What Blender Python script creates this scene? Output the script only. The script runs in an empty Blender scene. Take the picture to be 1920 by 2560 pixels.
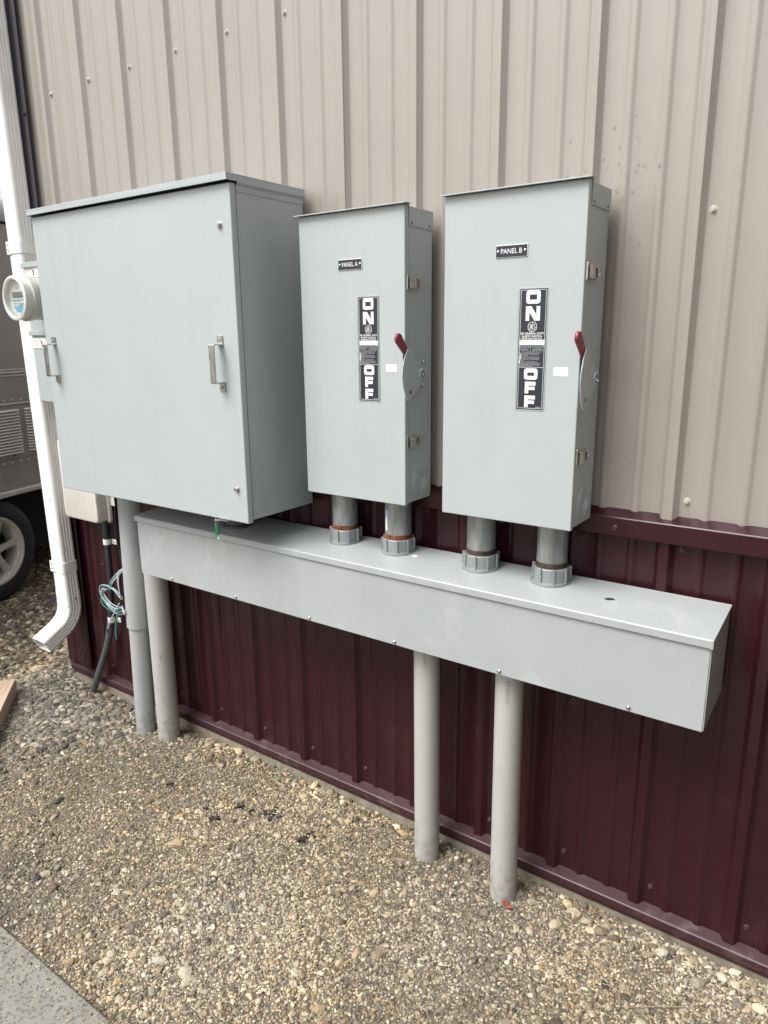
import bpy, bmesh, math, random
import numpy as np
from mathutils import Vector, Matrix
rnd = random.Random(7)
rng = np.random.default_rng(11)
SC = bpy.context.scene
COL = SC.collection
PI = math.pi

# ------------------------------------------------------------------ camera
CAM_POS = Vector((0.3474, -1.6665, 1.4567))
YAW, PITCH, ROLL, FPX = 0.6154, -0.2446, -0.0099, 1789.33
fwd = Vector((-math.sin(YAW)*math.cos(PITCH), math.cos(YAW)*math.cos(PITCH), math.sin(PITCH)))
rt = fwd.cross(Vector((0, 0, 1))).normalized(); up = rt.cross(fwd)
r2 = math.cos(ROLL)*rt + math.sin(ROLL)*up
u2 = -math.sin(ROLL)*rt + math.cos(ROLL)*up
cam_d = bpy.data.cameras.new('camera'); cam = bpy.data.objects.new('camera', cam_d); COL.objects.link(cam)
cam.matrix_world = Matrix(((r2.x, u2.x, -fwd.x, CAM_POS.x), (r2.y, u2.y, -fwd.y, CAM_POS.y),
                           (r2.z, u2.z, -fwd.z, CAM_POS.z), (0, 0, 0, 1)))
cam_d.sensor_fit = 'VERTICAL'; cam_d.sensor_height = 36; cam_d.lens = 36*FPX/2560
cam_d.clip_start = 0.02; cam_d.clip_end = 2000
SC.camera = cam
SC.render.resolution_x = 768; SC.render.resolution_y = 1024

# ------------------------------------------------------------------ light
SUN_AZ = math.radians(204)      # compass style: direction the light comes from, measured from +Y clockwise
SUN_EL = math.radians(56)
sdir = Vector((math.sin(SUN_AZ)*math.cos(SUN_EL), math.cos(SUN_AZ)*math.cos(SUN_EL), math.sin(SUN_EL)))
W = bpy.data.worlds.new('World'); SC.world = W; W.use_nodes = True
wn = W.node_tree.nodes; wl = W.node_tree.links; wn.clear()
sky = wn.new('ShaderNodeTexSky'); sky.sky_type = 'NISHITA'; sky.sun_disc = False
sky.sun_elevation = SUN_EL; sky.sun_rotation = SUN_AZ
sky.air_density = 1.0; sky.dust_density = 4.0; sky.ozone_density = 1.0
hs = wn.new('ShaderNodeHueSaturation'); hs.inputs['Saturation'].default_value = 0.22
bg = wn.new('ShaderNodeBackground'); bg.inputs['Strength'].default_value = 0.125
wo = wn.new('ShaderNodeOutputWorld')
wl.new(sky.outputs[0], hs.inputs['Color']); wl.new(hs.outputs[0], bg.inputs[0]); wl.new(bg.outputs[0], wo.inputs[0])
sl = bpy.data.lights.new('sun', 'SUN'); sl.energy = 1.5; sl.angle = math.radians(32); sl.color = (1, .985, .96)
so = bpy.data.objects.new('sun', sl); COL.objects.link(so)
so.rotation_euler = sdir.to_track_quat('Z', 'Y').to_euler(); so.location = (-5, -6, 8)
SC.view_settings.view_transform = 'Standard'; SC.view_settings.look = 'None'
SC.view_settings.exposure = 1.03; SC.view_settings.gamma = 1; SC.view_settings.use_curve_mapping = False
SC.render.engine = 'CYCLES'

# ------------------------------------------------------------------ materials
def lin(c):
    return tuple((x/255/12.92) if x/255 <= .04045 else ((x/255+.055)/1.055)**2.4 for x in c)
class NT:
    def __init__(s, name):
        s.m = bpy.data.materials.new(name); s.m.use_nodes = True
        s.n = s.m.node_tree.nodes; s.l = s.m.node_tree.links
        s.b = s.n['Principled BSDF']
        s.tc = s.n.new('ShaderNodeTexCoord')
    def node(s, t, **k):
        o = s.n.new(t)
        for a, v in k.items(): setattr(o, a, v)
        return o
    def noise(s, scale, detail=3, rough=.5, stretch=None, src='Object'):
        t = s.n.new('ShaderNodeTexNoise'); t.inputs['Scale'].default_value = scale
        t.inputs['Detail'].default_value = detail; t.inputs['Roughness'].default_value = rough
        if stretch:
            mp = s.n.new('ShaderNodeMapping'); mp.inputs['Scale'].default_value = stretch
            s.l.new(s.tc.outputs[src], mp.inputs['Vector']); s.l.new(mp.outputs[0], t.inputs['Vector'])
        else: s.l.new(s.tc.outputs[src], t.inputs['Vector'])
        return t.outputs['Fac']
    def ramp(s, fac, stops):
        r = s.n.new('ShaderNodeValToRGB'); e = r.color_ramp.elements
        while len(e) > 1: e.remove(e[-1])
        e[0].position = stops[0][0]; e[0].color = (*stops[0][1], 1) if len(stops[0][1]) == 3 else stops[0][1]
        for p, c in stops[1:]:
            x = e.new(p); x.color = (*c, 1)
        s.l.new(fac, r.inputs[0]); return r.outputs[0]
    def mix(s, fac, a, b, mode='MIX'):
        x = s.n.new('ShaderNodeMixRGB'); x.blend_type = mode
        for sock, v in ((x.inputs[0], fac), (x.inputs[1], a), (x.inputs[2], b)):
            if isinstance(v, (int, float)): sock.default_value = v
            elif isinstance(v, tuple): sock.default_value = (*v, 1) if len(v) == 3 else v
            else: s.l.new(v, sock)
        return x.outputs[0]
    def bump(s, h, strength, dist, prev=None):
        b = s.n.new('ShaderNodeBump'); b.inputs['Strength'].default_value = strength; b.inputs['Distance'].default_value = dist
        s.l.new(h, b.inputs['Height'])
        if prev: s.l.new(prev, b.inputs['Normal'])
        return b.outputs[0]
    def setc(s, c):
        if isinstance(c, tuple): s.b.inputs['Base Color'].default_value = (*c, 1)
        else: s.l.new(c, s.b.inputs['Base Color'])
    def setr(s, r):
        if isinstance(r, (int, float)): s.b.inputs['Roughness'].default_value = r
        else: s.l.new(r, s.b.inputs['Roughness'])
    def setn(s, n): s.l.new(n, s.b.inputs['Normal'])

def g3(v): return (v, v, v)
def scl(c, k): return tuple(min(1, x*k) for x in c)

def paint(name, col, rough=.4, peel=.0004, wave=.0, wavesc=(1.5, 1.5, .25), dust=0, spec=.6, var=.05, grime=None):
    t = NT(name)
    n = t.noise(5, 4, .6)
    c = t.ramp(n, [(.3, scl(col, 1-var)), (.7, scl(col, 1+var))])
    if dust:
        d = t.noise(420, 2, .5)
        k = t.ramp(d, [(.66, (0, 0, 0)), (.74, (dust, dust, dust))])
        c = t.mix(k, c, scl(col, 1.6))
    if grime:
        gcol, amt, sc = grime
        gm = t.ramp(t.noise(sc, 5, .7), [(.55, (0, 0, 0)), (.75, (amt, amt, amt))])
        c = t.mix(gm, c, gcol)
        st = t.ramp(t.noise(26, 4, .6, stretch=(1, 1, .05)), [(.52, (0, 0, 0)), (.72, (.16, .16, .16))])
        c = t.mix(t.mix(1., st, t.ramp(t.noise(2.2, 2), [(.45, (0, 0, 0)), (.65, (1, 1, 1))]), 'MULTIPLY'), c, scl(col, .62))
        sp = t.ramp(t.noise(75, 1, .5), [(.765, (0, 0, 0)), (.79, (.3, .3, .3))])
        c = t.mix(sp, c, scl(col, .5))
    t.setc(c)
    rr = t.ramp(t.noise(9, 4, .6), [(.3, g3(rough*.95)), (.75, g3(min(1, rough*1.06)))])
    t.setr(rr)
    t.b.inputs['Specular IOR Level'].default_value = spec
    nn = None
    if wave: nn = t.bump(t.noise(3.0, 1, .3, stretch=wavesc), 1.0, wave)
    if peel: nn = t.bump(t.noise(330, 1, .5), .35, peel, nn)
    if nn: t.setn(nn)
    return t.m

GRAY = (.388, .430, .430)
M = {}
M['cabinet'] = paint('cabinet_gray_paint', GRAY, .42, .0004, wave=.0010, dust=.25, var=.02, grime=((.33, .345, .335), .18, 9))
M['cabinet_side'] = paint('switch_gray_paint', (.392, .432, .428), .40, .0003, wave=.0010, dust=.12, var=.02, grime=((.33, .35, .34), .18, 11))
M['trough'] = paint('wireway_gray_paint', (.35, .372, .37), .38, .0003, wave=.0020, wavesc=(.5, 2, 2), dust=.3, grime=((.52, .53, .52), .5, 6))
M['beige'] = paint('beige_siding_paint', (.295, .262, .228), .38, .0003, spec=.9, wave=.0028, wavesc=(2.2, 2.2, .22), dust=.08, var=.03)
M['maroon'] = paint('maroon_siding_paint', (.031, .0068, .0110), .30, .0002, spec=.38, wave=.0022, wavesc=(2.2, 2.2, .3), dust=.05, var=.08, grime=((.07, .032, .034), .3, 7))
M['maroon_dirty'] = paint('dusty_maroon_trim', (.040, .012, .016), .5, .0002, dust=.1, var=.15, grime=((.17, .13, .11), .55, 14))
M['slate'] = paint('slate_corner_trim', (.085, .075, .09), .36, .0002, wave=.001, dust=.05)
M['white_al'] = paint('white_downspout_paint', (.80, .79, .77), .34, .0002, wave=.0008, grime=((.55, .53, .49), .3, 11))
M['ivory'] = paint('ivory_plastic', (.62, .60, .54), .45, .0003, grime=((.38, .35, .3), .4, 16))
M['white_plastic'] = paint('clear_white_plastic', (.72, .72, .66), .25, 0)
M['pvc'] = paint('grey_pvc', (.40, .40, .375), .5, .0003, var=.04, grime=((.27, .25, .21), .3, 13))
def splash(m):
    nt = m.node_tree; nn, ll = nt.nodes, nt.links; bs = nn['Principled BSDF']; src = bs.inputs['Base Color'].links[0].from_socket
    gp = nn.new('ShaderNodeNewGeometry'); sx = nn.new('ShaderNodeSeparateXYZ'); ll.new(gp.outputs['Position'], sx.inputs[0])
    no = nn.new('ShaderNodeTexNoise'); no.inputs['Scale'].default_value = 38; no.inputs['Detail'].default_value = 6; ll.new(gp.outputs['Position'], no.inputs['Vector'])
    a_ = nn.new('ShaderNodeMath'); a_.operation = 'MULTIPLY_ADD'; a_.inputs[1].default_value = -3.4; a_.inputs[2].default_value = .30; ll.new(sx.outputs['Z'], a_.inputs[0])
    b_ = nn.new('ShaderNodeMath'); b_.operation = 'MULTIPLY_ADD'; b_.inputs[1].default_value = 2.2; b_.inputs[2].default_value = -1.25; ll.new(no.outputs['Fac'], b_.inputs[0])
    c_ = nn.new('ShaderNodeMath'); c_.operation = 'ADD'; c_.use_clamp = True; ll.new(a_.outputs[0], c_.inputs[0]); ll.new(b_.outputs[0], c_.inputs[1])
    mx = nn.new('ShaderNodeMixRGB'); mx.inputs[2].default_value = (.22, .19, .145, 1); ll.new(c_.outputs[0], mx.inputs[0]); ll.new(src, mx.inputs[1]); ll.new(mx.outputs[0], bs.inputs['Base Color'])
M['pvc_dark'] = paint('darker_grey_pvc', (.36, .375, .38), .5, .0003, var=.04, grime=((.25, .25, .24), .3, 13))
splash(M['pvc']); splash(M['pvc_dark'])
M['black_plastic'] = paint('black_cable_jacket', (.02, .022, .024), .45, 0)
M['dark_gray'] = paint('weathered_black_and_hub_shade', (.07, .078, .08), .55, 0, grime=((.2, .2, .19), .5, 20))  # weathered black of the cable sleeve; also darkens the cabinet nipple hub as shade
M['red'] = paint('red_grip', (.215, .018, .035), .42, .0003)
M['labelblack'] = paint('label_navy_black', (.010, .015, .026), .5, 0, var=.05)
M['labelwhite'] = paint('label_white', (.82, .82, .80), .4, 0, var=.01)
M['labelgrey'] = paint('label_fine_print', (.42, .43, .45), .4, 0, var=.01)
M['pictogram'] = paint('pictogram_black', (.03, .03, .03), .5, 0)
M['screwpaint'] = paint('beige_screw_paint', (.42, .38, .33), .35, 0)
M['screwmaroon'] = paint('maroon_screw_paint', (.055, .020, .026), .4, 0)
M['rubber'] = paint('tyre_rubber', (.018, .019, .021), .6, 0, grime=((.06, .055, .05), .6, 20))
M['black'] = paint('dark_underside', (.008, .008, .009), .8, 0)
M['teal'] = paint('teal_insulation', (.05, .20, .18), .4, 0)
M['paleblue'] = paint('pale_blue_insulation', (.35, .45, .48), .4, 0)
M['greenplastic'] = paint('green_seal_plastic', (.02, .18, .09), .2, 0)
M['leaf'] = paint('dry_red_leaf', (.28, .05, .02), .6, 0)
M['twig'] = paint('dry_twig', (.35, .27, .19), .8, 0)
M['collar'] = paint('cream_collar', (.50, .50, .46), .3, .0002)
M['lcd'] = paint('meter_lcd', (.20, .205, .18), .3, 0)
M['blue'] = paint('meter_blue_print', (.20, .42, .62), .4, 0)
M['roofmetal'] = paint('roof_paint', (.10, .03, .035), .4, 0)

def metal(name, col, rough, metallic=1, var=.1, sc=30, stretch=None, bump=.0):
    t = NT(name)
    n = t.noise(sc, 5, .65, stretch=stretch)
    t.setc(t.ramp(n, [(.3, scl(col, 1-var)), (.7, scl(col, 1+var))]))
    t.setr(t.ramp(n, [(.3, g3(rough*.8)), (.7, g3(min(1, rough*1.25)))]))
    t.b.inputs['Metallic'].default_value = metallic
    if bump: t.setn(t.bump(n, .5, bump))
    return t.m
M['zinc'] = metal('zinc_plated_steel', (.56, .55, .52), .28, var=.12)
M['galv'] = metal('galvanized_pipe', (.33, .345, .34), .42, .6, .30, 60, (1, 1, .25), .0002)
M['casthub'] = metal('cast_zinc_hub', (.29, .31, .31), .55, .4, .12, 45, None, .0003)
M['alloy'] = metal('alloy_wheel', (.72, .69, .64), .32, .5, .05)
M['trailer'] = metal('dull_aluminium_skin', (.40, .392, .38), .45, .5, .07, 6, (1, 1, .5), .0005)
M['trailerlite'] = metal('bright_aluminium_trim', (.72, .70, .67), .35, .5, .06)
# rust thread
t = NT('rusty_thread'); n = t.noise(70, 5, .7)
t.setc(t.ramp(n, [(.3, (.10, .03, .012)), (.5, (.24, .075, .03)), (.7, (.33, .17, .10))])); t.setr(.75); M['rust'] = t.m
# acrylic cover of the meter
t = NT('clear_meter_cover'); t.b.inputs['Base Color'].default_value = (.97, .97, .93, 1); t.b.inputs['Transmission Weight'].default_value = 1
t.b.inputs['Roughness'].default_value = .08; t.b.inputs['IOR'].default_value = 1.2; M['acrylic'] = t.m
t = NT('water'); t.b.inputs['Base Color'].default_value = (1, 1, 1, 1); t.b.inputs['Transmission Weight'].default_value = 1
t.b.inputs['Roughness'].default_value = .0; t.b.inputs['IOR'].default_value = 1.33; M['water'] = t.m
# wood
t = NT('sawn_timber'); n = t.noise(16, 6, .65, stretch=(.12, 2.2, 2.2)); n2 = t.noise(4, 3)
c = t.ramp(n, [(.25, (.30, .21, .135)), (.5, (.48, .37, .27)), (.75, (.57, .47, .37))])
t.setc(t.mix(t.ramp(n2, [(.5, (0, 0, 0)), (.8, (.5, .5, .5))]), c, (.36, .31, .26))); t.setr(.75); t.setn(t.bump(n, .4, .001)); M['wood'] = t.m
# concrete slab: pale paste with grey aggregate flecks worn flush
t = NT('flecked_concrete')
v = t.node('ShaderNodeTexVoronoi'); v.inputs['Scale'].default_value = 105; v.inputs['Randomness'].default_value = 1
wv = t.node('ShaderNodeTexNoise'); wv.inputs['Scale'].default_value = 90; wv.inputs['Detail'].default_value = 2
t.l.new(t.tc.outputs['Object'], wv.inputs['Vector'])
ad = t.mix(.012, t.tc.outputs['Object'], wv.outputs['Color'], 'ADD'); t.l.new(ad, v.inputs['Vector'])
fl = t.ramp(v.outputs['Distance'], [(.36, (1, 1, 1)), (.46, (0, 0, 0))])
sel = t.ramp(v.outputs['Color'], [(.10, (0, 0, 0)), (.14, (1, 1, 1))])
pat = t.ramp(t.noise(5, 3), [(.3, (.55, .55, .55)), (.5, (1, 1, 1))])
fm = t.mix(1.0, t.mix(1.0, fl, sel, 'MULTIPLY'), pat, 'MULTIPLY')
base = t.ramp(t.noise(24, 6, .65), [(.3, (.19, .186, .162)), (.7, (.245, .238, .208))])
base = t.mix(t.ramp(t.noise(3, 4), [(.4, (0, 0, 0)), (.75, (.5, .5, .5))]), base, (.22, .205, .155))
t.setc(t.mix(fm, base, t.ramp(t.noise(60, 2), [(.3, (.12, .112, .098)), (.7, (.16, .15, .133))]))); t.setr(.85)
t.setn(t.bump(t.noise(260, 4, .6), .5, .0012)); M['slab'] = t.m
t = NT('footing_concrete'); n = t.noise(30, 6, .7)
t.setc(t.ramp(n, [(.3, (.15, .125, .09)), (.7, (.30, .27, .21))])); t.setr(.9); t.setn(t.bump(n, .6, .004)); M['footing'] = t.m
# ground dirt between the stones
t = NT('sandy_dirt')
v = t.node('ShaderNodeTexVoronoi'); v.inputs['Scale'].default_value = 210; t.l.new(t.tc.outputs['Object'], v.inputs['Vector'])
v2 = t.node('ShaderNodeTexVoronoi'); v2.inputs['Scale'].default_value = 85; t.l.new(t.tc.outputs['Object'], v2.inputs['Vector'])
dirt = t.ramp(t.noise(7, 5, .65), [(.3, (.040, .030, .016)), (.5, (.070, .054, .029)), (.72, (.105, .084, .048))])
gr = t.ramp(v.outputs['Color'], [(.0, (.03, .025, .016)), (.35, (.09, .073, .045)), (.7, (.19, .16, .11)), (1., (.45, .40, .30))])
c = t.mix(.55, dirt, gr)
far = t.ramp(v2.outputs['Color'], [(.0, (.10, .09, .075)), (.5, (.19, .17, .145)), (1., (.40, .37, .33))])
c = t.mix(.35, c, far)
t.setc(c); t.setr(.95)
nb = t.bump(v.outputs['Distance'], .8, .003); nb = t.bump(v2.outputs['Distance'], .7, .006, nb); t.setn(nb); M['dirt'] = t.m
# stones: colour comes with each stone
t = NT('gravel_stone'); at = t.node('ShaderNodeAttribute'); at.attribute_name = 'stone_colour'
n = t.noise(240, 4, .65)
t.setc(t.mix(t.ramp(n, [(.35, (.55, .55, .55)), (.62, (0, 0, 0))]), at.outputs['Color'], t.mix(1., at.outputs['Color'], (.62, .58, .5), 'MULTIPLY')))
t.setr(.82); t.setn(t.bump(n, .5, .0012)); M['stone'] = t.m

# ------------------------------------------------------------------ mesh helpers
class MB:
    def __init__(s): s.v = []; s.f = []; s.sm = []
    def add(s, vs, fs, smooth=False):
        o = len(s.v); s.v += [tuple(p) for p in vs]; s.f += [tuple(o+i for i in f) for f in fs]; s.sm += [smooth]*len(fs); return s
    def box(s, x0, x1, y0, y1, z0, z1):
        vs = [(x, y, z) for z in (z0, z1) for y in (y0, y1) for x in (x0, x1)]
        return s.add(vs, [(0, 2, 3, 1), (4, 5, 7, 6), (0, 1, 5, 4), (2, 6, 7, 3), (0, 4, 6, 2), (1, 3, 7, 5)])
    def prism(s, poly, axis, a, b, smooth=False):
        # poly 2D; axis 'x': (y,z), 'y': (x,z), 'z': (x,y)
        def P(p, t): return {'x': (t, p[0], p[1]), 'y': (p[0], t, p[1]), 'z': (p[0], p[1], t)}[axis]
        n = len(poly); vs = [P(p, a) for p in poly]+[P(p, b) for p in poly]
        s.add(vs, [tuple(range(n))[::-1], tuple(range(n, 2*n))])
        s.add(vs, [(i, (i+1) % n, n+(i+1) % n, n+i) for i in range(n)], smooth)
        return s
    def loft(s, rings, closed=True, caps=True, smooth=True):
        n = len(rings[0]); vs = [p for r in rings for p in r]; fs = []
        for k in range(len(rings)-1):
            for i in range(n if closed else n-1):
                j = (i+1) % n; fs.append((k*n+i, k*n+j, (k+1)*n+j, (k+1)*n+i))
        s.add(vs, fs, smooth)
        if caps and closed:
            s.add(rings[0], [tuple(range(n))[::-1]]); s.add(rings[-1], [tuple(range(n))])
        return s
    def lathe(s, prof, org, axis='z', n=32, smooth=True, caps=True, arc=None):
        rings = []
        for r, h in prof:
            ring = []
            for i in range(n):
                a = 2*PI*i/n; c, d = r*math.cos(a), r*math.sin(a)
                p = {'z': (c, d, h), 'y': (c, h, -d), 'x': (h, c, d)}[axis]
                ring.append((org[0]+p[0], org[1]+p[1], org[2]+p[2]))
            rings.append(ring)
        return s.loft(rings, True, caps, smooth)
    def tube(s, path, r, n=10, smooth=True, rx=None):
        path = [Vector(p) for p in path]; rings = []
        prevn = None
        for i, p in enumerate(path):
            a = path[max(i-1, 0)]; b = path[min(i+1, len(path)-1)]; d = (b-a).normalized()
            if prevn is None:
                ref = Vector((0, 0, 1)) if abs(d.z) < .9 else Vector((0, 1, 0)); nn = d.cross(ref).normalized()
            else: nn = (prevn-d*prevn.dot(d)).normalized()
            prevn = nn; bb = d.cross(nn); rr = r[i] if isinstance(r, (list, tuple)) else r
            rings.append([tuple(p+nn*math.cos(2*PI*k/n)*rr+bb*math.sin(2*PI*k/n)*rr) for k in range(n)])
        return s.loft(rings, True, True, smooth)
    def build(s, name, mat, parent=None, bevel=0, seg=2, shift=None, angle=35):
        me = bpy.data.meshes.new(name); me.from_pydata(s.v, [], s.f)
        me.polygons.foreach_set('use_smooth', s.sm); me.materials.append(M[mat] if isinstance(mat, str) else mat)
        bm = bmesh.new(); bm.from_mesh(me); bmesh.ops.remove_doubles(bm, verts=bm.verts, dist=1e-6)
        bmesh.ops.recalc_face_normals(bm, faces=bm.faces); bm.to_mesh(me); bm.free()
        if any(s.sm):
            me.set_sharp_from_angle(angle=math.radians(angle))
        o = bpy.data.objects.new(name, me); COL.objects.link(o)
        if bevel:
            b = o.modifiers.new('bevel', 'BEVEL'); b.width = bevel; b.segments = seg; b.limit_method = 'ANGLE'; b.angle_limit = math.radians(40)
            b.harden_normals = True
        put(o, parent)
        return o
def put(o, parent):
    if parent is None: return
    o.parent = parent
    if parent.type == 'EMPTY': o.matrix_parent_inverse = Matrix.Translation(-Vector(parent.location))
def empty(name, label, cat, loc, group=None):
    e = bpy.data.objects.new(name, None); COL.objects.link(e); e.location = loc; e.empty_display_size = .05
    return tag(e, label, cat, group)
def tag(o, label=None, cat=None, group=None, kind=None):
    if label: o['label'] = label
    if cat: o['category'] = cat
    if group: o['group'] = group
    if kind: o['kind'] = kind
    return o
def B(x0, x1, y0, y1, z0, z1): return MB().box(x0, x1, y0, y1, z0, z1)
def copyobj(o, parent, delta):
    c = o.copy(); COL.objects.link(c)
    c.location = Vector(o.location)+Vector(delta); c.parent = parent
    c.matrix_parent_inverse = Matrix.Translation(-Vector(parent.location)) if parent.type == 'EMPTY' else Matrix()
    return c

def text_mesh(name, s, size, x, y, z, mat, parent, align='CENTER', width=None, bold=0, rot=None, plane='xz', thick=.0):
    cu = bpy.data.curves.new(name, 'FONT'); cu.body = s; cu.size = size; cu.align_x = align; cu.align_y = 'CENTER'
    cu.offset = bold; cu.resolution_u = 3; cu.extrude = thick
    tmp = bpy.data.objects.new('tmp', cu); COL.objects.link(tmp)
    dg = bpy.context.evaluated_depsgraph_get(); me = bpy.data.meshes.new_from_object(tmp.evaluated_get(dg))
    bpy.data.objects.remove(tmp); bpy.data.curves.remove(cu)
    n = len(me.vertices); co = np.empty(n*3, dtype=np.float32); me.vertices.foreach_get('co', co); co = co.reshape(-1, 3)
    if width and n:
        w = co[:, 0].max()-co[:, 0].min(); co[:, 0] *= width/w
    out = np.empty_like(co)
    if rot:
        c_, s_ = math.cos(rot), math.sin(rot); cx = co[:, 0]*c_-co[:, 1]*s_; cy = co[:, 0]*s_+co[:, 1]*c_; co[:, 0] = cx; co[:, 1] = cy
    out[:, 0] = x+co[:, 0]; out[:, 1] = y-co[:, 2]; out[:, 2] = z+co[:, 1]
    me.vertices.foreach_set('co', out.ravel()); me.materials.clear(); me.materials.append(M[mat])
    me.name = name
    o = bpy.data.objects.new(name, me); COL.objects.link(o); put(o, parent); return o

def ground_z(x, y):
    base = -.0656+.0085*np.clip(x, -3, 1.5)
    return base+.02*np.clip(-np.asarray(y, dtype=float)/.10, 0, 1)

# ------------------------------------------------------------------ ground
def axis_coords(a, b, step, far, lo=True):
    core = list(np.arange(a, b+1e-6, step)); l = []; d = step*2; x = a
    while x > -far: x -= d; l.append(x); d *= 1.6
    r = []; d = step*2; x = b
    while x < far: x += d; r.append(x); d *= 1.6
    return np.array(l[::-1]+core+r)
gx = axis_coords(-4.2, 1.0, .022, 500); gy = axis_coords(-2.0, 1.6, .022, 500)
X, Y = np.meshgrid(gx, gy)
def lumpy(x, y):
    z = np.zeros_like(x)
    for f, a in ((6, .0035), (13, .0025), (31, .0018), (57, .0012)):
        for _ in range(3):
            t_, p_ = rng2.uniform(0, 2*PI), rng2.uniform(0, 2*PI)
            z += a*np.sin(f*(x*math.cos(t_)+y*math.sin(t_))+p_)*.6
    return z
rng2 = np.random.default_rng(3); rs = rng2.bit_generator.state
def LZ(x, y):
    rng2.bit_generator.state = rs
    z = ground_z(x, y)+lumpy(x, y)*np.clip(1-(np.hypot(x+1, y)-5)/3, 0, 1)
    return z
Z = LZ(X, Y)
inside = (X > -2.45) & (Y > .05)
Z = np.where(inside & (X < 60) & (Y < 30), -.12, Z)
nx, ny = len(gx), len(gy)
V = np.stack([X, Y, Z], -1).reshape(-1, 3)
ii = (np.arange(ny-1)[:, None]*nx+np.arange(nx-1)[None]).ravel()
F = np.stack([ii, ii+1, ii+nx+1, ii+nx], -1)
me = bpy.data.meshes.new('ground'); me.from_pydata(V.tolist(), [], F.tolist()); me.polygons.foreach_set('use_smooth', [True]*len(F))
me.materials.append(M['dirt']); g = bpy.data.objects.new('ground', me); COL.objects.link(g); tag(g, 'sandy dirt ground under the gravel', kind='structure')

# slab
sl_ = MB(); sl_.box(-3.2, 2.2, -2.6, -.978, -.16, -.036)
tag(sl_.build('concrete_path', 'slab', None, .006, 3), 'pale flecked concrete path edge at lower left', kind='structure')

# ------------------------------------------------------------------ building
PITCH9 = .2286
b_root = empty('metal_clad_building', 'building wall of beige ribbed metal siding above maroon ribbed wainscot siding', 'building', (-.5, 0, -.06))
def rib_profile(x0, x1):
    """front outline (x,y) of ag panel between x0 and x1; y negative = proud"""
    pts = []
    k0 = math.floor((x0+.035)/PITCH9)-1; k1 = math.ceil((x1+.035)/PITCH9)+1
    for k in range(k0, k1+1):
        c = -.035+k*PITCH9
        pts += [(c-.0230, 0), (c-.0208, -.0012), (c-.0125, -.0142), (c-.0105, -.0158), (c-.003, -.0162), (c, -.0154), (c+.003, -.0162), (c+.0105, -.0158), (c+.0125, -.0142), (c+.0208, -.0012), (c+.0230, 0)]
        for m in (.0762, .1524):
            q = c+m
            pts += [(q-.0135, 0), (q-.011, -.0008), (q-.0055, -.0042), (q-.0035, -.0046), (q+.0035, -.0046), (q+.0055, -.0042), (q+.011, -.0008), (q+.0135, 0)]
    out = []
    pts.sort()
    def yat(x):
        for (a, ya), (b, yb) in zip(pts, pts[1:]):
            if a <= x <= b: return ya+(yb-ya)*(x-a)/(b-a+1e-12)
        return 0
    out.append((x0, yat(x0))); out += [p for p in pts if x0+1e-5 < p[0] < x1-1e-5]; out.append((x1, yat(x1)))
    return out
def panel(name, x0, x1, z0, z1, dy, mat, slices=1):
    pr = rib_profile(x0, x1); m = MB(); th = .0012
    zs = [z0+(z1-z0)*i/slices for i in range(slices+1)]
    f = [[(x, y+dy, z) for x, y in pr] for z in zs]
    for a, b in zip(f, f[1:]): m.loft([a, b], closed=False, smooth=True)
    bk = [[(x, y+dy+th, z) for x, y in pr] for z in zs]
    for a, b in zip(bk, bk[1:]): m.loft([b, a], closed=False, smooth=True)
    for r1, r2_ in ((f[0], bk[0]), (bk[-1], f[-1])): m.loft([r2_, r1], closed=False, smooth=False)
    m.add([f[0][0], bk[0][0], bk[-1][0], f[-1][0]], [(0, 1, 2, 3)]); m.add([f[0][-1], bk[0][-1], bk[-1][-1], f[-1][-1]], [(3, 2, 1, 0)])
    return m.build(name, mat, b_root, angle=30)
XL = -2.565; ZTOP = 3.7
# panel edges lie on the ribs: overlap a little, upper lap 1.4 mm proud
edges = [-2.52, -.035-2*4*PITCH9+.012, -.035-4*PITCH9+.012, -.035+.012, -.035+4*PITCH9+.012, -.035+8*PITCH9+.012, -.035+12*PITCH9+.012]
for i in range(len(edges)-1):
    x0 = edges[i]-(.030 if i else 0); x1 = edges[i+1]
    panel('siding_panel', x0, x1, 1.034, ZTOP, -.0014*(i % 2), 'beige')
    panel('wainscot_panel', x0, x1, .008, 1.041, -.0014*(i % 2), 'maroon')
XR = edges[-1]
# ledge trim between the two claddings
MB().prism([(.002, 1.048), (.002, 1.050), (-.029, 1.0345), (-.031, 1.032), (-.031, .990), (-.0295, .9885), (-.0225, .9885), (-.0225, .990), (-.0292, .9905), (-.0292, 1.031), (-.0275, 1.0325)], 'x', XL-.01, XR).build('ledge_trim', 'maroon', b_root)
# base trim
MB().prism([(.002, .0105), (.002, .012), (-.028, .002), (-.031, -.001), (-.031, -.0215), (-.024, -.026), (-.024, -.036), (-.0225, -.036), (-.0225, -.0255), (-.0292, -.0205), (-.0292, -.0015), (-.027, .0)], 'x', XL-.01, XR).build('base_trim', 'maroon_dirty', b_root)
MB().prism([(-.021, -.30), (-.021, -.030), (.25, -.030), (.25, -.30)], 'x', XL+.005, XR).build('foundation', 'footing', b_root, .004)
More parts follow.
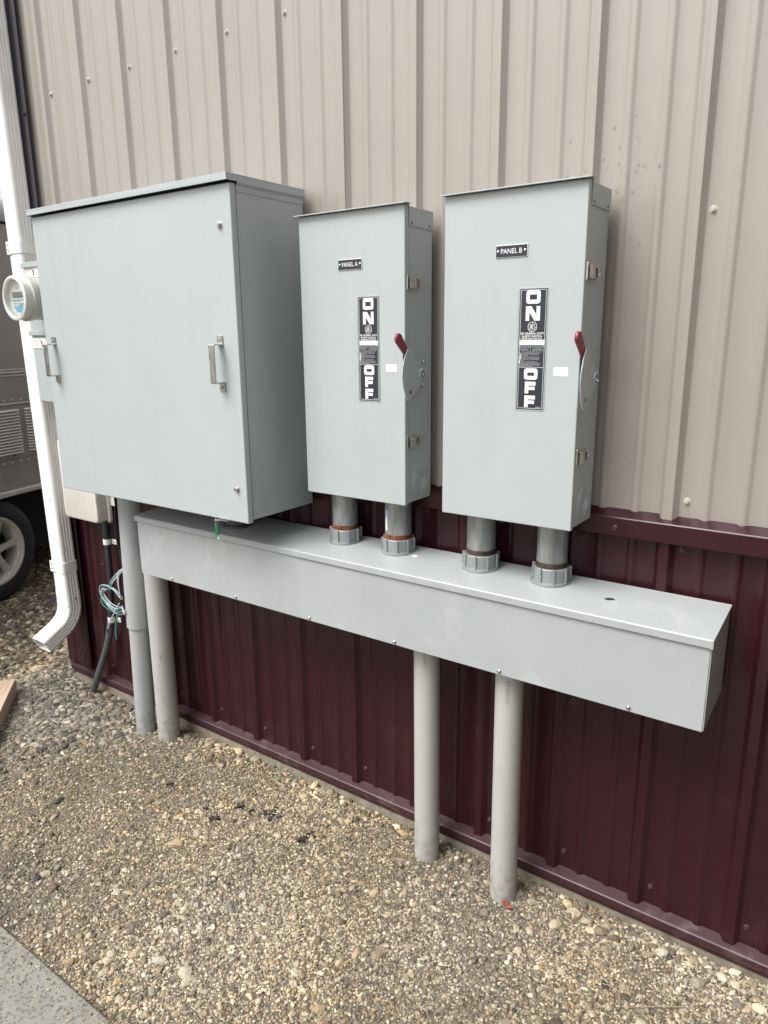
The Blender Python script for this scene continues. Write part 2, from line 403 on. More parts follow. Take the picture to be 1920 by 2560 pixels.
# corner trims
def corner_trim(name, z0, z1, mat, xr, yo):
    pts = [(xr, -.019-yo), (xr-.004, -.0245-yo), (xr-.016, -.0255-yo), (xr-.020, -.0215-yo), (XL+.030, -.0215-yo), (XL+.024, -.0255-yo), (XL-.030, -.0265-yo), (XL-.0345, -.021-yo), (XL-.0345, .10), (XL-.033, .10), (XL-.033, -.019-yo), (XL-.029, -.0250-yo+.001), (xr-.005, -.0190-yo), (xr-.001, -.016-yo)]
    return MB().prism(pts, 'z', z0, z1).build(name, mat, b_root, .0012, 1)
corner_trim('corner_trim', 1.050, ZTOP, 'slate', -2.428, 0)
corner_trim('corner_trim', .012, .986, 'maroon', -2.425, .0)
# end wall round the corner and rear body, roof (outside the picture but standing)
ew = MB(); ys = np.arange(.10, 7.0, PITCH9)
prof = []
for y in ys: prof += [(XL, y), (XL, y+.16), (XL-.017, y+.178), (XL-.019, y+.198), (XL, y+.215)]
a = [(x, y, 1.034) for x, y in prof]; b = [(x, y, ZTOP) for x, y in prof]; ew.loft([a, b], closed=False, smooth=False)
ew.build('end_siding', 'beige', b_root)
ew = MB(); a = [(x, y, .008) for x, y in prof]; b = [(x, y, 1.034) for x, y in prof]; ew.loft([a, b], closed=False, smooth=False); ew.build('end_wainscot', 'maroon', b_root)
B(XL+.004, XR, .25, 7.0, -.3, ZTOP-.01).build('wall_core', 'footing', b_root)
MB().prism([(-.10, ZTOP), (-.10, ZTOP+.03), (7.1, ZTOP+1.4), (7.1, ZTOP+1.37)], 'x', XL-.08, XR+.05).build('roof', 'roofmetal', b_root)

# wing-shaped blocker added out of view at the right to cut light from there
WX = 1.55; WT = 2.55
ys = np.arange(-3.6, .0, PITCH9)
prof = []
for y in ys: prof += [(WX, y), (WX, y+.16), (WX-.017, y+.178), (WX-.019, y+.198), (WX, y+.215)]
prof.append((WX, -.034))
m = MB(); m.loft([[(x, y, 1.034) for x, y in prof], [(x, y, WT) for x, y in prof]], closed=False, smooth=False); m.build('light_blocker_siding', 'maroon', b_root)
m = MB(); m.loft([[(x, y, .008) for x, y in prof], [(x, y, 1.034) for x, y in prof]], closed=False, smooth=False); m.build('light_blocker_wainscot', 'maroon', b_root)
B(WX+.003, WX+3.5, -3.62, -.04, -.3, WT-.01).build('light_blocker_core', 'maroon', b_root)
B(WX-.06, WX+3.6, -3.75, -.12, WT, WT+.05).build('light_blocker_roof', 'roofmetal', b_root)

# screws of the siding
def screw_mesh(name, washer, mat, sz=1.0):
    m = MB()
    m.lathe([(0, 0), (washer, 0), (washer*1.02, -.0012*sz), (washer*.9, -.0022*sz), (.0052*sz, -.0026*sz), (0, -.0026*sz)], (0, 0, 0), 'y', 18)
    m.lathe([(.0052*sz, -.0026*sz), (.0054*sz, -.0030*sz)], (0, 0, 0), 'y', 14)
    m.lathe([(.0045*sz, -.0022*sz), (.0045*sz, -.0066*sz), (.0038*sz, -.0074*sz), (0, -.0074*sz)], (0, 0, 0), 'y', 6, smooth=False)
    return m
sm_b = screw_mesh('screw', .0085, 'screwpaint').build('screw', 'screwpaint'); sm_m = screw_mesh('screw', .0078, 'screwmaroon').build('screw', 'screwmaroon')
def place_screw(src, x, y, z, parent):
    c = src.copy(); COL.objects.link(c); c.parent = parent
    c.location = Vector((x, y, z))-(Vector(parent.location) if parent.type == 'EMPTY' else Vector())
    c.rotation_euler = (0, rnd.uniform(0, 3), 0); return c
for k in range(-10, 6):
    x = k*PITCH9
    for z in (2.308, 1.6964): place_screw(sm_b, x+rnd.uniform(-.003, .003), -.0003, z+rnd.uniform(-.003, .003), b_root)
    place_screw(sm_b, x+.002, -.0003, 1.0847, b_root)
    for z in (.9735, .5227, .0603): place_screw(sm_m, x+rnd.uniform(-.003, .003), -.0003, z+rnd.uniform(-.003, .003), b_root)
place_screw(sm_m, -2.43, -.0255, 2.262, b_root)
place_screw(sm_m, -2.475, -.0003-.0255, .53, b_root); place_screw(sm_m, -2.475, -.0258, .0605, b_root)
for x in (-.145, -1.35, -2.1, .6): place_screw(sm_m, x, -.0312, 1.008, b_root)
bpy.data.objects.remove(sm_b); bpy.data.objects.remove(sm_m)

# ------------------------------------------------------------------ downspout
ds = empty('downspout', 'white corrugated downspout at the building corner with curved outlet elbow', 'downspout', (-2.51, -.06, .2))
def ds_section(w, dp, ribs=True):
    """closed outline around (0,0): x across the front, y depth (negative = front)"""
    hx, hy, r = w/2, dp/2, .014; P = []
    def side(p0, p1, nrm, grooves):
        L = math.dist(p0, p1); d = ((p1[0]-p0[0])/L, (p1[1]-p0[1])/L); q = [(0, 0)]
        for g_ in grooves: q += [(g_-.0048, 0), (g_-.0018, -.0046), (g_+.0018, -.0046), (g_+.0048, 0)]
        q.append((L, 0))
        return [(p0[0]+d[0]*t_+nrm[0]*h, p0[1]+d[1]*t_+nrm[1]*h) for t_, h in q]
    def corner(cx, cy, a0): return [(cx+r*math.cos(a0+PI/2*i/4), cy+r*math.sin(a0+PI/2*i/4)) for i in range(1, 4)]
    gs = (.007, .0195, .032) if ribs else ()
    gf = (.020, .031, .050, .061) if ribs else ()
    P += side((hx, -hy+r), (hx, hy-r), (1, 0), gs); P += corner(hx-r, hy-r, 0)
    P += side((hx-r, hy), (-hx+r, hy), (0, 1), ()); P += corner(-hx+r, hy-r, PI/2)
    P += side((-hx, hy-r), (-hx, -hy+r), (-1, 0), gs); P += corner(-hx+r, -hy+r, PI)
    P += side((-hx+r, -hy), (hx-r, -hy), (0, -1), ()); P += corner(hx-r, -hy+r, 1.5*PI)
    return P
DX, DD = .090, .067
def ds_x(z): return -2.466-.016*(min(z, 1.8)-.5)-.011*max(0, z-1.8)
sec = ds_section(DX, DD); DY = -.0680
m = MB(); m.loft([[(ds_x(z)+x, DY+y, z) for x, y in sec] for z in (.375, 1.2, 1.8, 2.4, ZTOP)]); m.build('downspout_pipe', 'white_al', ds, angle=28)
for z in (.505, 1.79):
    m = MB(); c = ds_x(z); e = .0032
    oo = ds_section(DX+2*e, DD+2*e, False)
    m.loft([[(c+x, DY+y, z-.022) for x, y in oo], [(c+x, DY+y, z+.022) for x, y in oo]], smooth=True)
    m.box(c-DX/2-.001, c-DX/2+.026, DY-DD/2-.0045, DY-DD/2-.0024, z-.024, z+.024)
    s_ = m.build('downspout_strap', 'white_al', ds, angle=28)
    q = MB()
    for dz in (-.009, .011): q.lathe([(0, -.003), (.003, -.003), (.0035, 0)], (c-DX/2+.013, DY-DD/2-.0045, z+dz), 'y', 8)
    q.build('strap_screw', 'zinc', s_)
# elbow: sweeps from vertical to facing away from the wall
path = []; R_ = .112; z_t = .333
cy_, cz_ = DY-R_-.0, z_t
rings = []; N = 26
start = [(ds_x(.36), DY, .392, 0, 1.035), (ds_x(.36), DY, .345, 0, 1.035)]
for i in range(N+1):
    th = math.radians(62)*i/N; wob = 1.03+(.026 if i % 3 == 0 else -.014)
    start.append((ds_x(.36), cy_+R_*math.cos(th), cz_-R_*math.sin(th), th, wob))
lx, ly, lz, lt, _ = start[-1]
for dd in (.03, .098): start.append((lx, ly-math.sin(lt)*dd, lz-math.cos(lt)*dd, lt, 1.02))
for (x, y, z, th, s) in start:
    # local depth axis v: at th=0 it is +y ; rotates so that it stays normal to the sweep
    vy, vz = math.cos(th), -math.sin(th)
    rings.append([(x+px*s, y+py*s*vy, z+py*s*vz) for px, py in sec])
m = MB(); m.loft(rings, caps=False)
inner = [[(x*.0+c_[0], c_[1], c_[2]) for c_, x in zip(r, range(len(r)))] for r in rings[-6:]]
def shrink(r, k):
    cx = sum(p[0] for p in r)/len(r); cy = sum(p[1] for p in r)/len(r); cz = sum(p[2] for p in r)/len(r)
    return [(cx+(p[0]-cx)*k, cy+(p[1]-cy)*k, cz+(p[2]-cz)*k) for p in r]
m.loft([shrink(r, .965) for r in rings[::-1]], caps=False); m.loft([rings[-1], shrink(rings[-1], .965)], caps=False, smooth=False)
m.build('outlet_elbow', 'white_al', ds, angle=24)
q = MB()
for (xx, yy) in ((ds_x(.36)+DX/2+.0025, DY+.004),): q.lathe([(.0045, 0), (.004, .0025), (0, .003)], (xx, yy, .362), 'x', 10)
q.lathe([(0, -.003), (.004, -.0025), (.0045, 0)], (ds_x(.36)-.034, DY-DD/2-.0018, .362), 'y', 10)
q.lathe([(0, -.003), (.003, -.0025), (.0035, 0)], (ds_x(.8)+.02, DY-DD/2-.0005, .80), 'y', 8)
q.build('rivet', 'zinc', ds)

# ------------------------------------------------------------------ electric meter with socket
mt = empty('electric_meter', 'round glass electric meter on a grey socket box, half hidden behind the big cabinet', 'electric meter', (-2.31, -.08, 1.2))
mx0, mx1, my = -2.405, -2.11, -.122
B(mx0+.004, mx1-.004, my+.004, -.0215, 1.206, 1.722).build('socket_box', 'cabinet_side', mt, .003)
for z0, z1 in ((1.480, 1.712), (1.212, 1.462)): B(mx0+.006, mx1-.006, my+.001, my+.006, z0, z1).build('socket_cover', 'cabinet_side', mt, .001)
for z in (1.717, 1.470): B(mx0-.002, mx1+.002, my-.008, my+.03, z-.009, z+.010).build('cover_lip', 'cabinet_side', mt, .002)
for z in (1.694, 1.436):
    L = B(mx0+.010, mx0+.125, my-.0006, my+.001, z-.021, z+.016).build('warning_label', 'labelwhite', mt)
    p = MB(); cx = mx0+.068
    p.prism([(cx-.010, z+.012), (cx-.007, z+.013), (cx, z+.002), (cx+.003, z+.007), (cx+.006, z+.002), (cx+.004, z-.006), (cx+.007, z-.014), (cx+.002, z-.018), (cx-.002, z-.012), (cx+.001, z-.006), (cx-.005, z-.002), (cx-.001, z+.000)], 'y', my-.0011, my-.0006)
    p.build('pictogram', 'pictogram', L)
    text_mesh('label_text', 'HAZARDOUS\nVOLTAGE WILL\nCAUSE SEVERE\nINJURY', .0065, mx0+.033, my-.0009, z-.002, 'labelgrey', L)
CX, CZ, RR = -2.252, 1.5905, .0755
yb_, yf_ = my+.002, -.248
m = MB(); m.lathe([(RR+.010, yb_), (RR+.010, yb_-.012), (RR-.002, yb_-.014), (RR-.002, yf_+.045), (RR+.004, yf_+.043), (RR+.004, yf_+.028), (RR-.004, yf_+.026)], (CX, 0, CZ), 'y', 48, caps=False)
m.build('adapter_collar', 'collar', mt)
m = MB(); m.lathe([(RR-.004, yf_+.03), (RR-.002, yf_+.004), (RR+.002, yf_-.001), (RR+.001, yf_-.006), (RR-.007, yf_-.009), (RR-.011, yf_-.006), (RR-.012, yf_+.004), (RR-.012, yf_+.028)], (CX, 0, CZ), 'y', 48, caps=False)
m.build('cover_ring', 'white_plastic', mt)
m = MB(); m.lathe([(RR-.013, yf_-.003), (RR-.014, yf_-.005), (0, yf_-.006), (0, yf_-.003)], (CX, 0, CZ), 'y', 40, caps=False); m.build('clear_cover', 'acrylic', mt)
m = MB(); m.lathe([(0, yf_+.022), (.052, yf_+.022), (.054, yf_+.024), (.054, yf_+.03)], (CX, 0, CZ), 'y', 40, caps=False); face = m.build('dial_face', 'labelwhite', mt)
m = MB(); m.lathe([(.054, yf_+.024), (.0615, yf_+.016), (.063, yf_+.028)], (CX, 0, CZ), 'y', 40, caps=False); m.build('inner_ring', 'white_plastic', mt)
B(CX-.035, CX+.035, yf_+.019, yf_+.0225, CZ+.002, CZ+.022).build('display', 'lcd', face)
B(CX-.050, CX+.050, yf_+.0208, yf_+.0222, CZ-.008, CZ-.004).build('print_band', 'blue', face)
MB().prism([(CX-.038, CZ-.030), (CX+.0, CZ-.028), (CX+.006, CZ-.018), (CX+.048, CZ-.012), (CX+.040, CZ-.032), (CX+.018, CZ-.048), (CX-.018, CZ-.048)], 'y', yf_+.0208, yf_+.0222).build('print_block', 'blue', face)
text_mesh('dial_text', 'CL200 240V 3W\nTYPE FM2S 30TA\nWATTHOURS', .0075, CX-.012, yf_+.0205, CZ-.019, 'pictogram', face)
text_mesh('dial_text', 'kWh', .009, CX, yf_+.0205, CZ+.034, 'pictogram', face)

# ------------------------------------------------------------------ ivory utility box, cable, wires
ub = empty('utility_box', 'ivory plastic utility box with rounded corners on the wall beside the downspout', 'utility box', (-2.26, -.05, .73))
def rrect(x0, x1, z0, z1, r, n=5):
    out = []
    for cx, cz, a in ((x1-r, z0+r, -PI/2), (x1-r, z1-r, 0), (x0+r, z1-r, PI/2), (x0+r, z0+r, PI)):
        out += [(cx+r*math.cos(a+PI/2*i/n), cz+r*math.sin(a+PI/2*i/n)) for i in range(n+1)]
    return out
def rbox(x0, x1, y0, y1, z0, z1, r, e):
    m = MB(); R = []
    for y, s in ((y1, 0), (y0+e, 0), (y0+e*.3, e*.35), (y0, e)):
        R.append([(x, y, z) for x, z in rrect(x0+s, x1-s, z0+s, z1-s, max(r-s, .003))])
    return m.loft(R)
rbox(-2.395, -2.160, -.082, -.030, .732, 1.06, .022, .012).build('box_cover', 'ivory', ub)
rbox(-2.402, -2.150, -.034, -.0205, .724, 1.068, .024, .004).build('box_back', 'ivory', ub)
B(-2.152, -2.126, -.0235, -.0205, .800, .835).build('mounting_tab', 'white_plastic', ub, .001)
cb = empty('black_service_cable', 'black cable running from the ivory box down the maroon wall into gravel', 'cable', (-2.3, -.05, -.08))
def spl(P, n=8):
    P = [Vector(p) for p in P]; out = []
    for i in range(len(P)-1):
        p0, p1, p2, p3 = P[max(i-1, 0)], P[i], P[i+1], P[min(i+2, len(P)-1)]
        for k in range(n):
            t_ = k/n; out.append(.5*((2*p1)+(p2-p0)*t_+(2*p0-5*p1+4*p2-p3)*t_*t_+(3*p1-p0-3*p2+p3)*t_**3))
    out.append(P[-1]); return out
MB().tube(spl([(-2.180, -.037, .735), (-2.183, -.037, .645), (-2.184, -.037, .53), (-2.195, -.037, .41), (-2.213, -.037, .297)]), .0125, 12).build('upper_cable', 'black_plastic', cb)
MB().lathe([(.019, .735), (.017, .70), (.014, .665), (.0125, .66)], (-2.181, -.037, 0), 'z', 16).build('cable_gland', 'black_plastic', cb)
MB().tube(spl([(-2.213, -.037, .31), (-2.24, -.041, .21), (-2.278, -.048, .12), (-2.330, -.056, .015), (-2.392, -.066, -.12)]), .0145, 12).build('lower_sleeve', 'dark_gray', cb)
for (x, z) in ((-2.183, .648), (-2.209, .304)):
    m = MB(); m.lathe([(.0152, z-.011), (.0152, z+.011)], (x, -.037, 0), 'z', 16); m.box(x+.012, x+.042, -.0235, -.0205, z-.010, z+.010)
    s_ = m.build('cable_strap', 'white_plastic', cb); MB().lathe([(0, -.0035), (.004, -.003), (.004, 0)], (x+.031, -.0235, z), 'y', 8).build('strap_screw', 'zinc', s_)
tw = MB().tube(spl([(-2.125, -.0225, .80), (-2.135, -.024, .70), (-2.120, -.025, .60), (-2.085, -.03, .53), (-2.02, -.05, .49), (-1.95, -.08, .47)]), .0028, 8).build('thin_black_wire', 'black_plastic')
tag(tw, 'thin black wire curving from the ivory box towards the left grey conduit', 'wire')
# bundle of pale and teal wires tied round the left conduit
wb = empty('wire_bundle', 'coiled bundle of teal and pale blue wires tied to the left grey conduit', 'wires', (-2.03, -.13, .32))
for i in range(9):
    o_ = (rnd.uniform(-.007, .007), rnd.uniform(-.006, .006), rnd.uniform(-.006, .006)); L = []
    rx, rz = .068+rnd.uniform(-.007, .007), .040+rnd.uniform(-.005, .005)
    L += [(-1.925, -.135, .610+o_[2]), (-1.960+o_[0], -.150, .580+o_[2]), (-1.995+o_[0], -.155, .545+o_[2])]
    for a in np.linspace(.62*PI, 1.92*PI, 12):
        L.append((-2.005+o_[0]+rx*math.cos(a), -.155+o_[1]+.008*math.sin(3*a+i), .475+o_[2]+rz*math.sin(a)-.25*(rx*math.cos(a)+.04)))
    if i % 2: L = L[:2]+[(-1.945, -.160, .500+o_[2])]+[(-2.005+o_[0]+rx*math.cos(a), -.157+o_[1], .482+o_[2]+rz*math.sin(a)-.2*rx*math.cos(a)) for a in np.linspace(.2*PI, 1.85*PI, 14)]
    L += [(-1.925, -.168, .452+o_[2]), (-1.895, -.180, .448+o_[2])]
    MB().tube(spl(L, 4), .0019, 6).build('wire', ('teal' if i % 3 == 0 else 'paleblue' if i % 3 == 1 else 'labelgrey'), wb)
MB().tube(spl([(-1.955, -.16, .47), (-1.99, -.158, .43), (-2.03, -.157, .38), (-2.055, -.157, .340)]), .0026, 8).build('wire_end', 'paleblue', wb)
MB().tube(spl([(-2.055, -.157, .346), (-2.057, -.157, .325)]), .0035, 8).build('wire_cap', 'black_plastic', wb)
MB().tube(spl([(-1.96, -.16, .45), (-1.985, -.158, .40), (-2.0, -.157, .35), (-2.003, -.157, .310)]), .0028, 8).build('wire_end', 'teal', wb)

# ------------------------------------------------------------------ large cabinet
CL, CR, CF, CB, CT = -1.9987, -1.083, -.3013, .9403, 1.8292
cab = empty('electrical_cabinet', 'large wide grey electrical cabinet with two strap handles and overhanging rain hood', 'electrical cabinet', ((CL+CR)/2, -.16, CB))
B(CL+.004, CR-.003, CF+.0235, -.0215, CB+.007, CT-.004).build('cabinet_body', 'cabinet', cab, .002)
B(CL+.020, CR-.020, CF+.0205, CF+.0235, CB+.02, CT-.02).build('door_gasket', 'black', cab)
B(CL, CR, CF, CF+.0205, CB, CT).build('cabinet_door', 'cabinet', cab, .0035, 3)
# hood: lip in front and on the sides, flange under the side lip
hx0, hx1, hy = -2.004, -1.0775, -.316
m = MB()
m.box(hx0, hx1, hy, -.0205, 1.8470, 1.8500)
m.box(hx0, hx1, hy, hy+.0022, 1.8325, 1.8470)
for s, xo in ((1, hx1), (-1, hx0)):
    prof = [(xo, 1.8470), (xo, 1.8300), (xo-s*.0065, 1.8235), (xo-s*.0065, 1.8095), (xo-s*.0085, 1.8095), (xo-s*.0087, 1.8250), (xo-s*.0025, 1.8310), (xo-s*.0025, 1.8470)]
    m.prism(prof, 'y', CF+.0235, -.0212); m.prism([(xo, 1.8470), (xo, 1.8325), (xo-s*.0025, 1.8325), (xo-s*.0025, 1.8470)], 'y', hy+.0022, CF+.0235)
m.build('rain_hood', 'cabinet', cab, .0012)
def strap_handle(x, parent):
    w, z0, z1 = .0105, 1.3070, 1.4560; f = CF; o_ = .036; th = .0045
    prof = [(f, z1), (f-th, z1), (f-th, z1-.0215), (f-o_+.003, z1-.0215), (f-o_, z1-.0245), (f-o_, z0+.0245), (f-o_+.003, z0+.0215), (f-th, z0+.0215), (f-th, z0), (f, z0), (f, z0+.0260), (f-o_+th+.002, z0+.0260), (f-o_+th, z0+.028), (f-o_+th, z1-.028), (f-o_+th+.002, z1-.0260), (f, z1-.0260)]
    h = MB().prism(prof, 'x', x-w, x+w).build('strap_handle', 'zinc', parent, .0014, 2)
    for z in (z1-.011, z0+.011):
        MB().lathe([(0, -.0032), (.0035, -.0028), (.0048, 0)], (x, f-th, z), 'y', 12).build('rivet', 'galv', h)
    return h
strap_handle(-1.150, cab); strap_handle(-1.948, cab)
for x, z in ((-1.126, 1.7316), (-1.1196, 1.0369)):
    k = MB().lathe([(.0095, CF), (.0095, CF-.0016), (.0066, CF-.0022), (.0066, CF-.0070), (.0055, CF-.0085), (0, CF-.0085)], (x, 0, z), 'y', 18).build('quarter_turn_fastener', 'zinc', cab)
    B(x-.0052, x+.0052, CF-.0105, CF-.0088, z-.0012, z+.0012).build('slot_bar', 'labelwhite' if False else 'zinc', k)
# hasp under the door with a green seal
hs_ = MB(); hs_.prism([(-1.2065, CF+.010), (-1.2065, CF-.014), (-1.2040, CF-.018), (-1.194, CF-.018), (-1.186, CF-.006), (-1.168, CF-.004), (-1.168, CF+.010)], 'z', CB-.0035, CB-.0010)
hs_.build('seal_hasp', 'zinc', cab)
se = empty('green_wire_seal', 'small green and clear wire seal hanging under the large cabinet door', 'seal', (-1.200, CF-.012, .888))
MB().tube(spl([(-1.2040, CF-.012, .944), (-1.2035, CF-.016, .935), (-1.2020, CF-.014, .922)]), .0008, 6).build('seal_wire', 'zinc', se)
MB().tube(spl([(-1.1960, CF-.012, .944), (-1.1965, CF-.016, .935), (-1.1990, CF-.014, .922)]), .0008, 6).build('seal_wire', 'zinc', se)
B(-1.2065, -1.1935, CF-.0155, CF-.0105, .893, .927).build('seal_body', 'greenplastic', se, .001)
B(-1.2080, -1.1920, CF-.0170, CF-.0150, .890, .930).build('seal_cover', 'acrylic', se, .0006)
B(-1.2045, -1.1955, CF-.016, CF-.010, .884, .892).build('seal_tip', 'acrylic', se, .001)

# ------------------------------------------------------------------ wireway
TL, TR, TF, TB_, TT = -1.7434, .1187, -.2010, .6440, .8535
YB = -.0205
tr = empty('wireway_trough', 'long grey metal wireway trough running along the maroon wall below the boxes', 'wireway', ((TL+TR)/2, -.11, TB_))
m = MB(); m.box(TL+.004, TR-.004, TF+.0015, YB, TB_, TT-.004); m.build('trough_body', 'trough', tr, .0015)
m = MB(); m.prism([(YB+.0005, TT-.002), (YB+.0005, TT), (TF-.002, TT), (TF-.0045, TT-.002), (TF-.0045, TT-.0185), (TF-.0025, TT-.0185), (TF-.0025, TT-.004), (TF+.0, TT-.002)], 'x', TL-.002, TR+.001); m.build('trough_lid', 'trough', tr, .001)
B(TR-.004, TR-.0018, TF+.0035, YB-.001, TB_+.002, TT-.006).build('end_cap', 'trough', tr, .0008)
B(TL+.0015, TL+.004, TF+.0035, YB-.001, TB_+.002, TT-.006).build('end_cap', 'trough', tr, .0008)
for x in (-1.5736, -1.2647, -.9591, -.6588, -.35, -.0377):
    s_ = MB().lathe([(0, TF-.0040), (.0026, TF-.0038), (.0046, TF-.002), (.0050, TF+.0016)], (x, 0, .6545), 'y', 14).build('trough_screw', 'zinc', tr)
    B(x-.0038, x+.0038, TF-.0042, TF-.0036, .6540, .6549).build('slot', 'pictogram', s_)
MB().prism([(-.133, -.117), (-.126, -.108), (-.117, -.105), (-.108, -.112), (-.117, -.118), (-.124, -.121)], 'z', TT, TT+.0006).build('scuff_mark', 'pictogram', tr)
MB().prism([(-.6725, -.0905), (-.669, -.0845), (-.663, -.0835), (-.658, -.0885), (-.661, -.095), (-.668, -.0965)], 'z', TT, TT+.0006).build('paint_spot', 'labelwhite', tr)
B(TR-.004, TR+.0012, TF-.0062, TF-.0046, TT-.0185, TT+.0004).build('bent_corner_tab', 'trough', tr, .0005)

# the trough hangs slightly tilted: its back edge sits higher than the front
TILT = .095
def tilt_trough():
    for o in list(bpy.data.objects):
        if o.type == 'MESH' and (o.parent == tr or (o.parent and o.parent.parent == tr)):
            for v_ in o.data.vertices: v_.co.z += TILT*(v_.co.y-TF)
            o.data.update()
tilt_trough()

# ------------------------------------------------------------------ conduit nipples between switches and trough
ncfg = [(-.9195, -.0720, 'left of the two rusty-threaded nipples under the PANEL A switch', False),
        (-.7320, -.0720, 'metal conduit nipple with blue and white sticker under the PANEL A switch', True),
        (-.4725, -.0730, 'left bare metal conduit nipple under the PANEL B switch', False),
        (-.2800, -.0730, 'right bare metal conduit nipple nearest the trough end, under PANEL B', False)]
for i, (x, y, lab, stick) in enumerate(ncfg):
    e = empty('conduit_nipple', lab, 'conduit nipple', (x, y, TT), 'galvanized conduit nipples between switches and trough')
    R0 = .0368; HB = TT+TILT*(y-TF)-.001; dz_ = HB-TT
    MB().lathe([(R0, .905+dz_), (R0, 1.024)], (x, y, 0), 'z', 40).build('pipe', 'galv', e)
    rt_ = [];
    z = .884+dz_
    while z < .9065+dz_: rt_ += [(R0-.0002, z), (R0+.0008, z+.0010), (R0-.0012, z+.0022)]; z += .0030
    MB().lathe(rt_, (x, y, 0), 'z', 40).build('thread', 'rust' if i < 2 else M.setdefault('browngalv', metal('stained_thread', (.13, .095, .07), .55, .5, .4, 60)), e)
    hb = MB(); H0, H1 = HB, HB+.040
    hb.lathe([(.0492, H0-.004), (.0495, H0+.003), (.0487, H0+.0055), (.0450, H0+.0065), (.0445, H1-.002), (.0430, H1), (.0385, H1), (.0380, H1-.006)], (x, y, 0), 'z', 48)
    hubo = hb.build('hub', 'casthub', e)
    a0 = .35*i
    for k in range(9):
        a = a0+2*PI*k/9; ca, sa = math.cos(a), math.sin(a); tx, ty = -sa*.0022, ca*.0022
        pts = [(x+ca*.043+tx, y+sa*.043+ty), (x+ca*.0487+tx, y+sa*.0487+ty), (x+ca*.0487-tx, y+sa*.0487-ty), (x+ca*.043-tx, y+sa*.043-ty)]
        MB().prism(pts, 'z', H0+.004, H1+.0005).build('hub_rib', 'casthub', hubo, .0008)
    if stick:
        a_, b_ = math.radians(234), math.radians(251); pts = []
        arc = [(x+(R0+.0004)*math.cos(a_+(b_-a_)*j/4), y+(R0+.0004)*math.sin(a_+(b_-a_)*j/4)) for j in range(5)]
        st = MB().loft([[(p[0], p[1], .928) for p in arc], [(p[0], p[1], .984) for p in arc]], closed=False).build('pipe_sticker', 'labelwhite', e)
        MB().loft([[(p[0]*1+math.cos(a_)*.0003, p[1]+math.sin(a_)*.0003, .966) for p in arc[:4]], [(p[0]+math.cos(a_)*.0003, p[1]+math.sin(a_)*.0003, .983) for p in arc[:4]]], closed=False).build('sticker_print', 'blue', st)
x, y = -1.33, -.112
e = empty('conduit_nipple', 'short conduit nipple, its hub coloured dark as shaded, hidden between large cabinet and trough', 'conduit nipple', (x, y, TT), 'galvanized conduit nipples between switches and trough')
MB().lathe([(.036, TT), (.036, CB+.01)], (x, y, 0), 'z', 32).build('pipe', 'galv', e)
MB().lathe([(.050, TT), (.050, TT+.012), (.040, TT+.016), (.040, TT+.03)], (x, y, 0), 'z', 32).build('hub', 'dark_gray', e)  # dark hub colour stands in for the shade under the cabinet

# ------------------------------------------------------------------ PVC conduits into the ground
def pvc(top, bot, r, lab, mat='pvc', coupler=None, marks=None, bends=0):
    e = empty('plastic_conduit', lab, 'conduit', bot, 'grey plastic conduits rising out of the gravel')
    mid = [tuple(top[i]*(1-t_)+bot[i]*t_ for i in range(3)) for t_ in (0, .33, .66, 1)]
    MB().tube(mid, r, 40).build('pipe', mat, e)
    if coupler:
        t1, rr = coupler; p = tuple(top[i]*(1-t1)+bot[i]*t1 for i in range(3))
        MB().tube([top, p], rr, 40).build('expansion_sleeve', 'pvc_dark', e, .001)
    return e
p1t = (-1.8650, -.130, .965); p1b = (-1.909, -.130, -.13)
pvc(p1t, p1b, .037, 'leftmost grey plastic conduit with thicker sleeve, rising to the large cabinet', 'pvc_dark', ((.965-.385)/(.965+.13), .0435))
e2 = pvc((-1.7815, -.1125, TB_+.014), (-1.7865, -.1125, -.12), .0415, 'grey plastic conduit with brown stain under the left end of the trough')
e3 = pvc((-.6145, -.1070, TB_+.014), (-.6105, -.1070, -.12), .0365, 'grey plastic conduit under the trough below the PANEL A switch')
e4 = pvc((-.3575, -.1210, TB_+.014), (-.3540, -.1210, -.12), .0365, 'rightmost grey plastic conduit, with a red leaf at its foot')
def wrap_text(s, px, py, r, z, a, size, parent, mat):
    o_ = text_mesh('pipe_marking', s, size, 0, 0, 0, mat, None, align='RIGHT', rot=PI/2)
    me = o_.data; n = len(me.vertices); co = np.empty(n*3, dtype=np.float32); me.vertices.foreach_get('co', co); co = co.reshape(-1, 3)
    ang = a+co[:, 0]/r; h = co[:, 2].copy()
    out = np.stack([px+(r+.0004)*np.cos(ang), py+(r+.0004)*np.sin(ang), z+h], -1); me.vertices.foreach_set('co', out.ravel().astype(np.float32)); put(o_, parent); me.update()
M['faint'] = paint('faint_pipe_print', (.20, .20, .19), .6, 0)
wrap_text('SCHEDULE', -.357, -.121, .0365, .610, math.radians(288), .0130, e4, 'faint')
wrap_text('E-LATRA', -.6143, -.107, .0365, .617, math.radians(292), .0120, e3, 'faint')
st_ = MB().lathe([(.004, 0), (.0062, -.0004), (.0075, -.0002), (.009, 0)], (0, 0, 0), 'y', 14, caps=False)
st_.v = [(-1.7845+v_[0]+.022, -.1125-.0354+v_[1]+abs(v_[0])*.3, .300+v_[2]) for v_ in st_.v]
st_.build('brown_stain', 'twig', e2)

